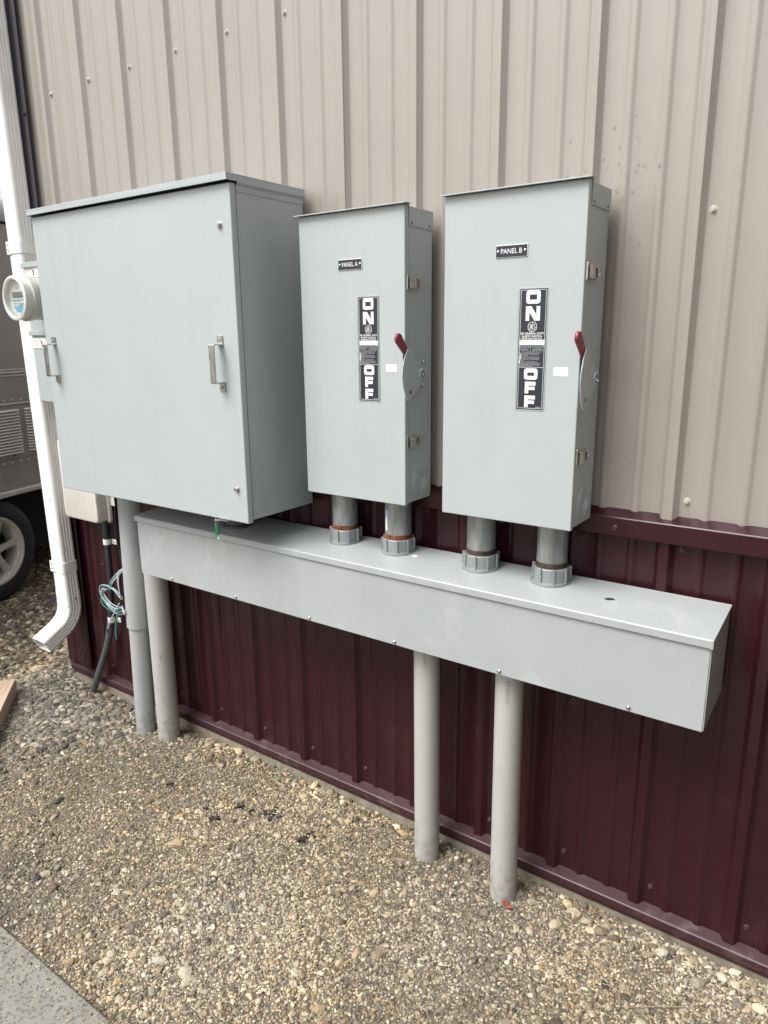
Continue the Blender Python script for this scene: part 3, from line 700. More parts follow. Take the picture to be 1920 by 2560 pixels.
# ------------------------------------------------------------------ safety switches
LINES = ['WARNING: HAZARD OF ELECTRIC SHOCK', ]
def make_switch(letter, X0, Z0, Y0, YBk, lab):
    Wd, H = .3345, .7340
    e = empty('safety_switch', lab, 'safety switch', (X0+Wd/2, Y0+.07, Z0), 'grey safety switches with red levers')
    def bx(n, x0, x1, y0, y1, z0, z1, mat, par=None, bev=0, seg=2): return B(X0+x0, X0+x1, Y0+y0, Y0+y1, Z0+z0, Z0+z1).build(n, mat, par or e, bev, seg)
    D = YBk-Y0
    bx('enclosure', .002, Wd-.0015, .0175, D, .004, H-.004, 'cabinet_side', bev=.002)
    door = bx('door', 0, Wd, 0, .0165, 0, H, 'cabinet_side', bev=.0025, seg=3)
    # hood
    m = MB(); m.prism([(Y0-.012, Z0+H-.0005), (Y0-.012, Z0+H+.0022), (Y0+.019, Z0+H+.0032), (Y0+.019, Z0+H+.0015), (Y0-.0105, Z0+H+.0004)], 'x', X0-.006, X0+Wd+.007)
    m.box(X0+.001, X0+Wd+.0008, Y0+.019, Y0+D+.0005, Z0+H-.006, Z0+H-.0035)
    m.box(X0+.001, X0+Wd+.0008, Y0+.0182, Y0+.0195, Z0+H-.006, Z0+H+.0015)
    for xa, xb in ((X0+Wd-.0012, X0+Wd+.0012), (X0+.0005, X0+.0025)):
        m.box(xa, xb, Y0+.019, Y0+D+.0005, Z0+H-.047, Z0+H-.006)
    hood = m.build('rain_hood', 'cabinet_side', e, .0006)
    for y in (.030, D-.018):
        MB().lathe([(.003, Z0*0+X0+Wd+.0012), (.003, X0+Wd+.0018), (0, X0+Wd+.0018)], (0, Y0+y, Z0+H-.040), 'x', 10).build('hood_rivet', 'pictogram', hood)
    # name plate
    np_ = bx('nameplate', .1313, .2067, -.0022, 0, .5940, .6195, 'labelwhite', bev=.0004)
    bx('plate_face', .1323, .2057, -.0026, -.0022, .5950, .6185, 'labelblack', np_)
    text_mesh('lettering', 'PANEL '+letter, .0148, X0+.169, Y0-.0030, Z0+.6064, 'labelwhite', np_, width=.0500, bold=.00002)
    for x in (.1372, .2010):
        MB().lathe([(0, -.0016), (.0016, -.0016), (.0030, -.0006), (.0030, 0)], (X0+x, Y0-.0026, Z0+.6068), 'y', 12).build('plate_rivet', 'zinc', np_)
    # ON / OFF label
    sx0, sx1, sz0, sz1 = .1925, .2560, .2670, .5270
    lb = bx('switch_label', sx0, sx1, -.0006, 0, sz0, sz1, 'labelblack')
    m = MB(); w = .0007
    a, b, c, d_ = X0+sx0+.0025, X0+sx1-.0025, Z0+sz0+.0030, Z0+sz1-.0025
    for q in ((a, b, c, c+w), (a, b, d_-w, d_), (a, a+w, c, d_), (b-w, b, c, d_), (a, b, Z0+sz1-.1672, Z0+sz1-.1665)): m.box(q[0], q[1], Y0-.0009, Y0-.0006, q[2], q[3])
    m.build('label_border', 'labelwhite', lb)
    # pressed frame round the label
    m = MB(); o_ = .0022
    for q in ((sx0-o_, sx1+o_, sz1, sz1+o_), (sx0-o_, sx1+o_, sz0-o_, sz0), (sx0-o_, sx0, sz0, sz1), (sx1, sx1+o_, sz0, sz1)): m.box(X0+q[0], X0+q[1], Y0-.0010, Y0+.0001, Z0+q[2], Z0+q[3])
    m.build('label_frame', 'cabinet_side', e, .0005)
    T = Z0+sz1; yl0, yl1 = Y0-.0011, Y0-.0006; xl = X0+sx0
    def letter_O(x0, x1, z0, z1):
        outer = rrect(x0, x1, z0, z1, .0058, 4); ix0, ix1, iz0, iz1 = x0+.0078, x1-.0078, z0+.0082, z1-.0090
        inner_ = rrect(ix0, ix1, iz0, iz1, .0006, 4)
        m = MB(); n = len(outer)
        for y in (yl0, yl1): m.loft([[(p[0], y, p[1]) for p in outer], [(p[0], y, p[1]) for p in inner_]], caps=False, smooth=False)
        m.loft([[(p[0], yl0, p[1]) for p in outer], [(p[0], yl1, p[1]) for p in outer]], caps=False, smooth=False)
        m.build('letter', 'labelwhite', lb)
    def poly_letter(P, x0, x1, z0, z1):
        MB().prism([(x0+(x1-x0)*p[0], z0+(z1-z0)*p[1]) for p in P], 'y', yl1, yl0).build('letter', 'labelwhite', lb)
    def letter_N(x0, x1, z0, z1):
        m = MB()
        def pr(P): m.prism([(x0+(x1-x0)*p[0], z0+(z1-z0)*p[1]) for p in P], 'y', yl1, yl0)
        pr([(0, 0), (.25, 0), (.25, .60), (0, 1)]); pr([(0, 1), (.25, .60), (.25, .6), (.62, 0), (1, 0), (.75, .40), (.38, 1)]); pr([(.75, .40), (1, 0), (1, 1), (.75, 1)])
        m.build('letter', 'labelwhite', lb)
    def letter_F(x0, x1, z0, z1):
        m = MB()
        def pr(P): m.prism([(x0+(x1-x0)*p[0], z0+(z1-z0)*p[1]) for p in P], 'y', yl1, yl0)
        pr([(0, 0), (.34, 0), (.34, 1), (0, 1)]); pr([(.34, .68), (1, .68), (1, 1), (.34, 1)]); pr([(.34, .30), (.94, .30), (.94, .58), (.34, .58)])
        m.build('letter', 'labelwhite', lb)
    letter_O(xl+.0150, xl+.0478, T-.0315, T-.0035)
    letter_N(xl+.0150, xl+.0480, T-.0672, T-.0368)
    letter_O(xl+.0160, xl+.0478, T-.1935, T-.1690)
    letter_F(xl+.0190, xl+.0440, T-.2240, T-.1980); letter_F(xl+.0190, xl+.0440, T-.2545, T-.2285)
    # emblem: ring with four gaps and a script monogram
    m = MB(); cx, cz, R1 = xl+.0313, T-.0800, .0103
    def ribbon(P, w):
        for i in range(len(P)-1):
            (xa, za), (xb, zb) = P[i], P[i+1]; L = math.hypot(xb-xa, zb-za) or 1e-9; nx_, nz_ = -(zb-za)/L*w/2, (xb-xa)/L*w/2
            m.prism([(xa+nx_, za+nz_), (xa-nx_, za-nz_), (xb-nx_, zb-nz_), (xb+nx_, zb+nz_)], 'y', yl1, yl0)
    def arc_(cx_, cz_, r, a, b, n=10, sx=1): return [(cx_+r*sx*math.cos(math.radians(a+(b-a)*i/n)), cz_+r*math.sin(math.radians(a+(b-a)*i/n))) for i in range(n+1)]
    for q in range(4):
        P = arc_(cx, cz, R1, 90*q+8+45*0, 90*q+84, 9); ribbon(P, .0010)
        xe, ze = P[-1]; xi, zi = cx+(R1-.0026)*math.cos(math.radians(90*q+92)), cz+(R1-.0026)*math.sin(math.radians(90*q+92)); ribbon([(xe, ze), (xi, zi)], .0013)
    u = .0026
    ribbon(arc_(cx-1.15*u, cz+1.1*u, .9*u, 20, 300, 9), .0011); ribbon([(cx-.3*u, cz+1.7*u), (cx-.5*u, cz), (cx-1.0*u, cz-1.6*u)], .0012); ribbon(arc_(cx-1.6*u, cz-1.3*u, .8*u, -10, 330, 9), .0010)
    ribbon(arc_(cx+1.1*u, cz+1.3*u, .75*u, -60, 230, 9), .0011); ribbon(arc_(cx+1.1*u, cz-.9*u, 1.25*u, 120, 400, 11), .0012); ribbon([(cx-.9*u, cz), (cx+.9*u, cz+.3*u)], .0010)
    m.build('emblem', 'labelwhite', lb)
    yt = Y0-.0010
    text_mesh('lettering', 'GE GENERAL DUTY', .0062, xl+.0315, yt, T-.0945, 'labelwhite', lb, width=.0550, bold=.00010)
    text_mesh('lettering', 'SAFETY SWITCH', .0062, xl+.0310, yt, T-.1008, 'labelwhite', lb, width=.0470, bold=.00010)
    text_mesh('lettering', '200 AMP 240V AC MAX HP 60', .0036, xl+.0310, yt, T-.1054, 'labelwhite', lb, width=.0470, bold=.00008)
    B(xl+.0025, xl+.0612, yl0, yl1, T-.1190, T-.1076).build('white_bar', 'labelwhite', lb)
    fz = T-.1215
    fp = text_mesh('fine_print', 'HAZARD OF ELECTRICAL\nSHOCK, BURN OR\nEXPLOSION\nINSTRUCTIONS:', .0028, xl+.0150, yt, fz-.0050, 'labelgrey', lb, bold=.00004)
    text_mesh('fine_print', 'DO NOT OPEN UNLESS\nSWITCH IS OFF\nQUALIFIED PERSONS\nONLY MAY SERVICE', .0028, xl+.0455, yt, fz-.0050, 'labelgrey', lb, bold=.00004)
    B(xl+.0292, xl+.0297, yl0, yl1, T-.1345, T-.1200).build('divider', 'labelgrey', lb)
    body = 'Never Operate Switch With Door Open\nTurn off Switch Before Removing Or\nInstalling Fuses Or Making Load Side\nConnections\nAlways Use a Properly Rated Voltage\nSensing Device At All Line And Load\nSide Fuse Clips To Confirm Switch Is\nOff\nTurn off Power Supplying Switch\nBefore Doing Any Other Work On Or\nInside Switch'
    text_mesh('fine_print', body, .00265, xl+.0105, yt, T-.1470, 'labelgrey', lb, align='LEFT', bold=.00004)
    text_mesh('fine_print', 'FAILURE TO FOLLOW THE ABOVE INSTRUCTIONS\nWILL RESULT IN ELECTRICAL SHOCK, SERIOUS\nPERSONAL INJURY OR DEATH', .00225, xl+.0030, yt, T-.1628, 'labelgrey', lb, align='LEFT', bold=.00004)
    text_mesh('lettering', 'NP284225', .0030, xl+.0520, yt, T-.2540, 'labelwhite', lb)
    m = MB()
    for q in ((.0022, .0082, -.1595, -.1591), (.0022, .0082, -.1362, -.1358), (.0080, .0084, -.1595, -.1358), (.0022, .0026, -.1595, -.1358)): m.box(xl+q[0], xl+q[1], yl0, yl1, T+q[2], T+q[3])
    m.prism([(xl+.0065, T-.1372), (xl+.0035, T-.1475), (xl+.0050, T-.1475), (xl+.0040, T-.1535), (xl+.0030, T-.1535), (xl+.0040, T-.1585), (xl+.0062, T-.1530), (xl+.0052, T-.1532), (xl+.0070, T-.1450), (xl+.0054, T-.1452), (xl+.0076, T-.1372)], 'y', yl1, yl0)
    m.build('shock_symbol', 'labelwhite', lb)
    bx('blank_sticker', .2772, .3098, -.0005, 0, .3425, .3612, 'labelwhite')
    # latches
    for zc in (.5570, .1665):
        xs = X0+Wd
        L = MB(); L.box(xs, xs+.0022, Y0+.006, Y0+.0095, Z0+zc-.0175, Z0+zc+.0175)
        L.box(xs, xs+.0045, Y0+.0055, Y0+.0080, Z0+zc-.0175, Z0+zc+.0175); lat = L.build('latch', 'zinc', e, .0008)
        MB().prism([(X0+Wd+.001, Y0+.013), (X0+Wd+.0085, Y0+.012), (X0+Wd+.0105, Y0+.020), (X0+Wd+.0105, Y0+.036), (X0+Wd+.0055, Y0+.040), (X0+Wd+.001, Y0+.040)], 'z', Z0+zc-.0140, Z0+zc+.0115).build('latch_cover', 'zinc', lat, .0008)
        B(xs, xs+.0022, Y0+.036, Y0+.073, Z0+zc-.0135, Z0+zc+.0135).build('latch_base', 'zinc', lat, .0006)
        B(xs+.002, xs+.0085, Y0+.055, Y0+.058, Z0+zc-.0115, Z0+zc+.0115).build('latch_catch', 'zinc', lat, .0005)
        MB().tube([(xs+.0045, Y0+.012, Z0+zc+.0125), (xs+.0078, Y0+.030, Z0+zc+.0135), (xs+.0060, Y0+.045, Z0+zc+.0110), (xs+.0060, Y0+.058, Z0+zc+.0090)], .0014, 8).build('latch_link', 'zinc', lat)
        rg = [(xs+.006+.0015*math.sin(a), Y0+.0685+.0085*math.cos(a), Z0+zc+.001+.0085*math.sin(a)) for a in np.linspace(0, 2*PI, 17)]
        MB().tube(rg, .0010, 6).build('pull_ring', 'zinc', lat)
    # knockout rings pressed in the side wall
    xs = X0+Wd-.0015; kc = (Y0+.0720, Z0+.0545); m = MB()
    for r, a0, a1 in ((.0345, 20, 372), (.0250, 60, 400), (.0265, 30, 200), (.0160, 250, 520), (.0150, 60, 130)):
        P = [(xs+.0002, kc[0]+r*math.cos(math.radians(a)), kc[1]+r*math.sin(math.radians(a))) for a in np.linspace(a0, a1, 40)]
        m.tube(P, .0018, 8)
    m.build('knockout', 'cabinet_side', e)
    # lever plate on the side
    xp0, xp1 = X0+Wd+.0165, X0+Wd+.0190
    P = [(-.010, .4015), (-.0165, .3990), (-.0290, .3800), (-.0375, .3560), (-.0400, .3350), (-.0360, .3120), (-.0270, .2900), (-.0175, .2755), (-.0110, .2725), (-.0040, .2770), (.0420, .3080), (.0460, .3170), (.0600, .3215), (.0640, .3360), (.0600, .3500), (.0460, .3560), (.0430, .3670)]
    lev = MB().prism([(Y0+p[0], Z0+p[1]) for p in P], 'x', xp0, xp1).build('lever_plate', 'cabinet_side', e, .0007)
    MB().lathe([(.0045, xp1), (.0062, xp1+.0003), (.0062, xp1-.0002), (.0045, xp1-.001)], (0, Y0-.004, Z0+.2945), 'x', 16, caps=False).build('lock_hole_rim', 'zinc', lev)
    MB().lathe([(.0044, xp1+.0001), (0, xp1+.0001)], (0, Y0-.004, Z0+.2945), 'x', 16, caps=False).build('lock_hole', 'pictogram', lev)
    hb = MB(); hb.lathe([(.0150, xp1), (.0150, xp1+.0022), (.0120, xp1+.0030), (0, xp1+.0030)], (0, Y0+.0490, Z0+.3365), 'x', 24); hub = hb.build('pivot_hub', 'cabinet_side', lev)
    m = MB()
    for k in range(5):
        a = k*1.257; m.box(xp1+.0030, xp1+.0036, Y0+.049+.006*math.cos(a)-.002, Y0+.049+.006*math.cos(a)+.002, Z0+.3365+.008*math.sin(a)-.0026, Z0+.3365+.008*math.sin(a)+.0026)
    m.build('hub_slot', 'pictogram', hub)
    MB().lathe([(.0035, xp1+.0030), (.0030, xp1+.0060), (0, xp1+.0065)], (0, Y0+.0510, Z0+.3320), 'x', 10).build('pivot_bolt', 'zinc', hub)
    MB().lathe([(.010, X0+Wd-.002), (.010, xp0)], (0, Y0+.0470, Z0+.3360), 'x', 20).build('pivot_shaft', 'zinc', lev)
    # stop spring and screws beside the plate
    for y, z in ((.0860, .3650), (.0855, .3055)):
        MB().lathe([(.0045, X0+Wd-.0015), (.0045, X0+Wd+.002), (.0035, X0+Wd+.0035), (0, X0+Wd+.0035)], (0, Y0+y, Z0+z), 'x', 12).build('side_screw', 'zinc', e)
    MB().tube([(X0+Wd+.010, Y0+.020, Z0+.388), (X0+Wd+.012, Y0+.034, Z0+.383), (X0+Wd+.012, Y0+.042, Z0+.372), (X0+Wd+.004, Y0+.060, Z0+.362)], .0009, 6).build('return_spring', 'zinc', e)
    B(X0+Wd-.0015, X0+Wd+.0150, Y0+.028, Y0+.031, Z0+.300, Z0+.380).build('lever_bracket', 'casthub', e, .0005)
    # red lever
    base = (-.0050, .3870); tip = (-.0540, .4330); L = []
    bw, tw_ = .0135, .0145
    d = Vector((tip[0]-base[0], tip[1]-base[1])).normalized(); nrm = Vector((-d.y, d.x))
    O = []
    O += [(base[0]-nrm.x*bw*.55, base[1]-nrm.y*bw*.55)]
    for i in range(9):
        a = -PI/2+PI*i/8; px = tip[0]-d.x*tw_*.9+d.x*tw_*.9*math.cos(a)+nrm.x*tw_*math.sin(a)*.92; pz = tip[1]-d.y*tw_*.9+d.y*tw_*.9*math.cos(a)+nrm.y*tw_*math.sin(a)*.92; O.append((px, pz))
    O += [(base[0]+nrm.x*bw*.75, base[1]+nrm.y*bw*.75)]
    MB().prism([(Y0+p[0], Z0+p[1]) for p in O], 'x', X0+Wd+.0060, X0+Wd+.0145).build('red_lever_grip', 'red', e, .0028, 3)
    MB().prism([(Y0+.004, Z0+.392), (Y0-.016, Z0+.3985), (Y0-.024, Z0+.385), (Y0-.020, Z0+.362), (Y0+.02, Z0+.345)], 'x', X0+Wd+.0085, X0+Wd+.0120).build('lever_shank', 'pictogram', e, .0005)
    return e
make_switch('A', -.9878, 1.0195, -.1543, -.0265, 'grey safety switch with PANEL A nameplate and red lever, beside the large cabinet')
make_switch('B', -.5390, 1.0205, -.1616, -.0295, 'grey safety switch with PANEL B nameplate and red lever, rightmost box')

# ------------------------------------------------------------------ water droplets on siding right of PANEL B
m = MB(); DP = [(-0.2255, 1.7995), (-0.1599, 1.801), (-0.1435, 1.7916), (-0.1807, 1.7777), (-0.2132, 1.7791), (-0.1238, 1.7537), (-0.1678, 1.7476), (-0.2019, 1.7145), (-0.1633, 1.7044), (-0.1651, 1.6561), (-0.1772, 1.6738), (-0.1437, 1.5679), (-0.1398, 1.5163), (-0.3087, 1.819), (-0.3299, 1.8048), (-0.1246, 1.8121), (-0.1856, 1.7339), (-0.2031, 1.6915), (-0.1353, 1.4847)]
for _ in range(34): DP.append((rnd.uniform(-.21, -.10), rnd.uniform(1.15, 1.85)))
for _ in range(14): DP.append((rnd.uniform(-.33, -.10), rnd.uniform(1.78, 1.90)))
def wall_y(x):
    pr = rib_profile(x-.001, x+.001); return pr[0][1]
for x, z in DP:
    r = rnd.uniform(.0013, .0027); el = rnd.uniform(1., 1.7); y0 = wall_y(x)-.0016
    if any(abs(((x+.035+.01) % PITCH9)-.01) < 0 for _ in (0,)): continue
    rings = []
    for h, rr in ((0, 1), (.35, .93), (.7, .66), (.92, .3)):
        rings.append([(x+r*rr*math.cos(a), y0-h*r*.75, z+r*rr*el*math.sin(a)*(1.15 if math.sin(a) < 0 else .9)) for a in np.linspace(0, 2*PI, 9)[:-1]])
    m.loft(rings, caps=True)
tag(m.build('water_droplets', 'water', None), 'scattered water droplets on the beige siding right of the PANEL B switch', 'droplets', kind='stuff')

# ------------------------------------------------------------------ timber
tb = MB(); P0 = Vector((-2.628, -.262)); dr = Vector((.778, -.628)).normalized(); wv_ = Vector((-.628, -.778)).normalized()
tb.box(0, 1.25, 0, .19, 0, .076)
beam = tb.build('wood_beam', 'wood', None, .003)
beam.location = (P0.x, P0.y, -.068); beam.rotation_euler = (0, 0, math.atan2(dr.y, dr.x)); beam.scale = (1, -1, 1)
for v_ in beam.data.vertices: v_.co.y = -v_.co.y
beam.data.flip_normals(); beam.scale = (1, 1, 1)
tag(beam, 'pale sawn wooden beam lying on the gravel at the left edge', 'timber')

# ------------------------------------------------------------------ trailer
ang = math.radians(15.6); tu = Vector((-math.sin(ang), math.cos(ang), 0)); tn = Vector((math.cos(ang), math.sin(ang), 0))
G0 = Vector((-3.812, .2703, 0)); GZ = -.088
trl = empty('travel_trailer', 'dull aluminium trailer with louvred side hatch parked behind the building corner', 'trailer', (-4.8, .5, GZ))
def tx(m):
    m.v = [tuple(G0+tu*v_[0]-tn*v_[1]+Vector((0, 0, v_[2]))) for v_ in m.v]; return m
# local: x = along (u), y = depth inward, z up
prof = [(0, .571), (0, 2.089)]+[(.20-.20*math.cos(a), 2.089+.16*math.sin(a)) for a in np.linspace(.2, PI/2, 6)]+[(1.9, 2.249)]+[(1.9+.2*math.sin(a), 2.089+.16*math.cos(a)) for a in np.linspace(.2, PI/2, 6)]+[(2.1, .571)]
m = MB(); m.loft([[(u, y, z) for y, z in prof] for u in (-1.6, 4.6)], smooth=True); tx(m).build('body', 'trailer', trl, angle=25)
def tbx(n, u0, u1, y0, y1, z0, z1, mat, bev=0, par=None): return tx(B(u0, u1, y0, y1, z0, z1)).build(n, mat, par or trl, bev)
tbx('chassis', -1.5, 4.5, .30, 1.8, .18, .571, 'black')
tbx('wheel_housing', -.9, 1.6, .26, .30, .10, .571, 'black')
tbx('fender_trim', -1.6, 4.6, -.022, .02, .541, .573, 'trailerlite', .008)
for z0, z1, y in ((1.232, 1.243, .006), (1.250, 1.262, .010), (1.268, 1.276, .006)): tbx('belt_moulding', -1.6, 4.6, -y, 0, z0, z1, 'trailerlite', .003)
tbx('rivet_strip', -1.6, 4.6, -.003, 0, 1.085, 1.110, 'trailer')
tbx('hatch_rail', -1.6, 4.6, -.010, 0, 1.070, 1.082, 'trailerlite', .003)
tbx('rivet_strip', -1.6, 4.6, -.003, 0, .722, .748, 'trailer')
tbx('roof_seam', -1.6, 4.6, -.006, 0, 2.08, 2.094, 'black')
rv = tx(MB().lathe([(0, -.006), (.004, -.0055), (.006, -.003)], (0, 0, 0), 'y', 8)).build('rivet', 'trailerlite')
rv.data.transform(Matrix.Translation(-G0))
for z in (1.097, .735):
    for k in range(-6, 24):
        c = rv.copy(); COL.objects.link(c); c.parent = trl; c.location = G0+tu*(.062*k+.040)+Vector((0, 0, z))-trl.location
bpy.data.objects.remove(rv)
door = tbx('louvred_hatch', -.15, .62, -.006, 0, .755, 1.062, 'trailer', .002)
def louvre(u0, u1, z):
    m = MB(); h, dp = .0080, .014
    P = [(-.006, z+h*.6), (-.006-dp*.55, z+h*.1), (-.006-dp, z-h*.8), (-.006-dp*.9, z-h), (-.006, z-h*.7)]
    rings = []
    for u, k in ((u0, .05), (u0+.006, .7), (u0+.014, 1), (u1-.014, 1), (u1-.006, .7), (u1, .05)): rings.append([(u, -.006+(p[0]+.006)*k, z+(p[1]-z)*(.5+.5*k)) for p in P])
    return tx(m.loft(rings)).build('louvre', 'trailerlite', door)
for k in range(15):
    z = 1.0400-k*.0176
    louvre(.030, .318-.0000*k, z); louvre(.3600, .590, z)
    louvre(-.12, -.015, z)
kn = tx(MB().lathe([(0, -.022), (.007, -.021), (.009, -.015), (.007, -.006)], (.237, 0, .771), 'y', 12)); kn.build('hatch_knob', 'zinc', trl)
# wheel
wc = (.048, .2285); RT, RM = .3165, .205
whl = tx(MB().lathe([(RM-.012, .24), (RM+.02, .245), (RT-.04, .24), (RT-.008, .215), (RT, .19), (RT, .07), (RT-.008, .045), (RT-.022, .032), (RT-.045, .026), (RT-.060, .020), (RM+.035, .017), (RM+.012, .022), (RM-.002, .028), (RM-.012, .05)], (wc[0], 0, wc[1]), 'y', 64, caps=False)).build('wheel', 'rubber', trl)
tx(MB().lathe([(RT-.052, .0225), (RT-.050, .0205), (RT-.048, .0225)], (wc[0], 0, wc[1]), 'y', 64, caps=False)).build('sidewall_bead', 'rubber', whl)
tx(MB().lathe([(RM-.001, .034), (RM+.002, .022), (RM-.004, .016), (RM-.012, .018), (RM-.016, .030), (RM-.022, .034), (RM-.028, .05), (RM-.040, .085), (RM-.045, .14)], (wc[0], 0, wc[1]), 'y', 64, caps=False)).build('rim', 'alloy', whl)
tx(MB().lathe([(0, .115), (RM-.02, .12), (RM-.02, .16)], (wc[0], 0, wc[1]), 'y', 32, caps=False)).build('brake_drum', 'black', whl)
for k in range(6):
    a = k*PI/3+math.radians(4); m = MB(); rings = []
    for r, hw, yy in ((.035, .030, .040), (.07, .021, .040), (.12, .0195, .044), (RM-.035, .024, .050), (RM-.018, .036, .046)):
        ca, sa = math.cos(a), math.sin(a)
        def P(t_, y): return (wc[0]+r*ca-t_*sa, y, wc[1]+r*sa+t_*ca)
        rings.append([P(-hw, yy+.022), P(-hw*.75, yy+.002), P(0, yy-.003), P(hw*.75, yy+.002), P(hw, yy+.022)])
    m.loft(rings); tx(m).build('spoke', 'alloy', whl, angle=50)
tx(MB().lathe([(0, .028), (.028, .030), (.034, .036), (.045, .042), (.05, .07)], (wc[0], 0, wc[1]), 'y', 32, caps=False)).build('hub_cap', 'alloy', whl)
# second axle wheel further along, same build
for dz in (1.02,):
    m = MB().lathe([(RM-.012, .24), (RT-.04, .24), (RT, .19), (RT, .07), (RT-.022, .032), (RM+.012, .022), (RM-.012, .05), (RM-.03, .07), (0, .08)], (wc[0]-dz*.86, 0, wc[1]), 'y', 48, caps=False); tx(m).build('wheel', 'rubber', trl)

# ------------------------------------------------------------------ gravel
def ico(sub):
    bm = bmesh.new(); bmesh.ops.create_icosphere(bm, subdivisions=sub, radius=1)
    v = np.array([list(p.co) for p in bm.verts]); f = np.array([[q.index for q in p.verts] for p in bm.faces]); bm.free(); return v, f
def octa():
    v = np.array([(1, 0, 0), (-1, 0, 0), (0, 1, 0), (0, -1, 0), (0, 0, 1), (0, 0, -1)], float)
    f = np.array([(0, 2, 4), (2, 1, 4), (1, 3, 4), (3, 0, 4), (2, 0, 5), (1, 2, 5), (3, 1, 5), (0, 3, 5)]); return v, f
PAL = np.array([(.37, .30, .205), (.46, .40, .30), (.26, .205, .135), (.185, .145, .10), (.62, .57, .47), (.20, .19, .165), (.32, .28, .225), (.135, .115, .09), (.38, .27, .155), (.74, .70, .62), (.27, .23, .185), (.32, .23, .16), (.09, .088, .085), (.42, .22, .10)])
PAL = PAL*np.array([1.0, .97, .865]); PAL[[4, 9]] *= .88
PWT = np.array([.15, .12, .14, .13, .055, .08, .11, .08, .03, .018, .08, .012, .02, .004]); PWT /= PWT.sum()
PALG = .80*np.array([(.23, .207, .168), (.17, .15, .12), (.30, .27, .22), (.11, .098, .078), (.42, .38, .31), (.25, .20, .14)])
def stones(name, base, pts, size, flat, jitter, pal, wts, label, smooth=False, size_cap=False, sink=.25, zoff=None):
    size = np.minimum(size, np.median(size)*2.1)
    bv, bf = base; n = len(pts); nv = len(bv); nf = len(bf)
    th = rng.uniform(0, 2*PI, n); tilt = rng.normal(0, .28, n); tdir = rng.uniform(0, 2*PI, n)
    sx = size*rng.uniform(.8, 1.35, n); sy = size*rng.uniform(.6, 1.0, n); sz = size*rng.uniform(flat[0], flat[1], n)
    P = np.repeat(bv[None], n, 0)*(1+rng.normal(0, jitter, (n, nv, 1)))
    P = P+rng.normal(0, jitter*.5, (n, nv, 3))
    P[:, :, 0] *= sx[:, None]; P[:, :, 1] *= sy[:, None]; P[:, :, 2] *= sz[:, None]
    c, s = np.cos(tilt)[:, None], np.sin(tilt)[:, None]; y, z = P[:, :, 1]*c-P[:, :, 2]*s, P[:, :, 1]*s+P[:, :, 2]*c; P[:, :, 1], P[:, :, 2] = y, z
    c, s = np.cos(th)[:, None], np.sin(th)[:, None]; x, y = P[:, :, 0]*c-P[:, :, 1]*s, P[:, :, 0]*s+P[:, :, 1]*c
    P[:, :, 0] = x+pts[:, 0][:, None]; P[:, :, 1] = y+pts[:, 1][:, None]
    gz = LZ(pts[:, 0], pts[:, 1]) if zoff is None else np.full(n, zoff); P[:, :, 2] += (gz+sz*(1-2*sink)*.8)[:, None]
    V = P.reshape(-1, 3); F = (bf[None]+(np.arange(n)*nv)[:, None, None]).reshape(-1, 3)
    me = bpy.data.meshes.new(name); me.vertices.add(len(V)); me.vertices.foreach_set('co', V.ravel().astype(np.float32))
    me.loops.add(len(F)*3); me.loops.foreach_set('vertex_index', F.ravel().astype(np.int32))
    me.polygons.add(len(F)); me.polygons.foreach_set('loop_start', (np.arange(len(F))*3).astype(np.int32)); me.polygons.foreach_set('loop_total', np.full(len(F), 3, np.int32))
    me.polygons.foreach_set('use_smooth', np.full(len(F), smooth))
    me.update(calc_edges=True)
    col = pal[rng.choice(len(pal), n, p=wts)]*np.exp(rng.normal(.03, .36, (n, 1))); lim = .42 if size_cap else .66
    xx, yy = pts[:, 0], pts[:, 1]
    tone = 1+.13*np.sin(4.3*xx+2.2*yy+.5)+.10*np.sin(-7.1*xx+9.3*yy+2)+.08*np.sin(15*xx+11*yy)
    col = col*tone[:, None]; gr_ = col.mean(1, keepdims=True); k_ = np.clip(.05+.16*np.sin(3.1*xx-5.2*yy+1.2)+.12*np.sin(9*xx+4*yy), 0, .3)[:, None]; col = col*(1-k_)+gr_*k_*np.array([1.02, 1., .94])
    col = col*np.minimum(1, lim/col.max(1, keepdims=True))
    ca = me.color_attributes.new('stone_colour', 'FLOAT_COLOR', 'POINT')
    cc = np.ones((n, nv, 4), np.float32); cc[:, :, :3] = col[:, None, :]; ca.data.foreach_set('color', cc.ravel())
    me.materials.append(M['stone']); o = bpy.data.objects.new(name, me); COL.objects.link(o); tag(o, label, 'gravel', kind='stuff'); return o
def blocked(x, y):
    b = (y > -.024) & (x > XL)
    b |= (y < -.975) & (x > -3.2)
    for px, py, r in ((-1.909, -.13, .038), (-1.7865, -.1125, .042), (-.6105, -.107, .037), (-.354, -.121, .037)): b |= np.hypot(x-px, y-py) < r
    q = (x-P0.x)*dr.x+(y-P0.y)*dr.y; w_ = (x-P0.x)*wv_.x+(y-P0.y)*wv_.y; b |= (q > -.0) & (q < 1.25) & (w_ > 0) & (w_ < .19)
    return b
def scatter(n, x0, x1, y0, y1, falloff=2.4, cam=(.35, -1.67)):
    out = []; tot = 0
    while tot < n:
        x = rng.uniform(x0, x1, 4*n); y = rng.uniform(y0, y1, 4*n); d = np.hypot(x-cam[0], y-cam[1])
        k = rng.uniform(0, 1, 4*n) < 1/(1+(d/falloff)**2.6); k &= ~blocked(x, y)
        p = np.stack([x[k], y[k]], -1); out.append(p); tot += len(p)
    return np.concatenate(out)[:n]
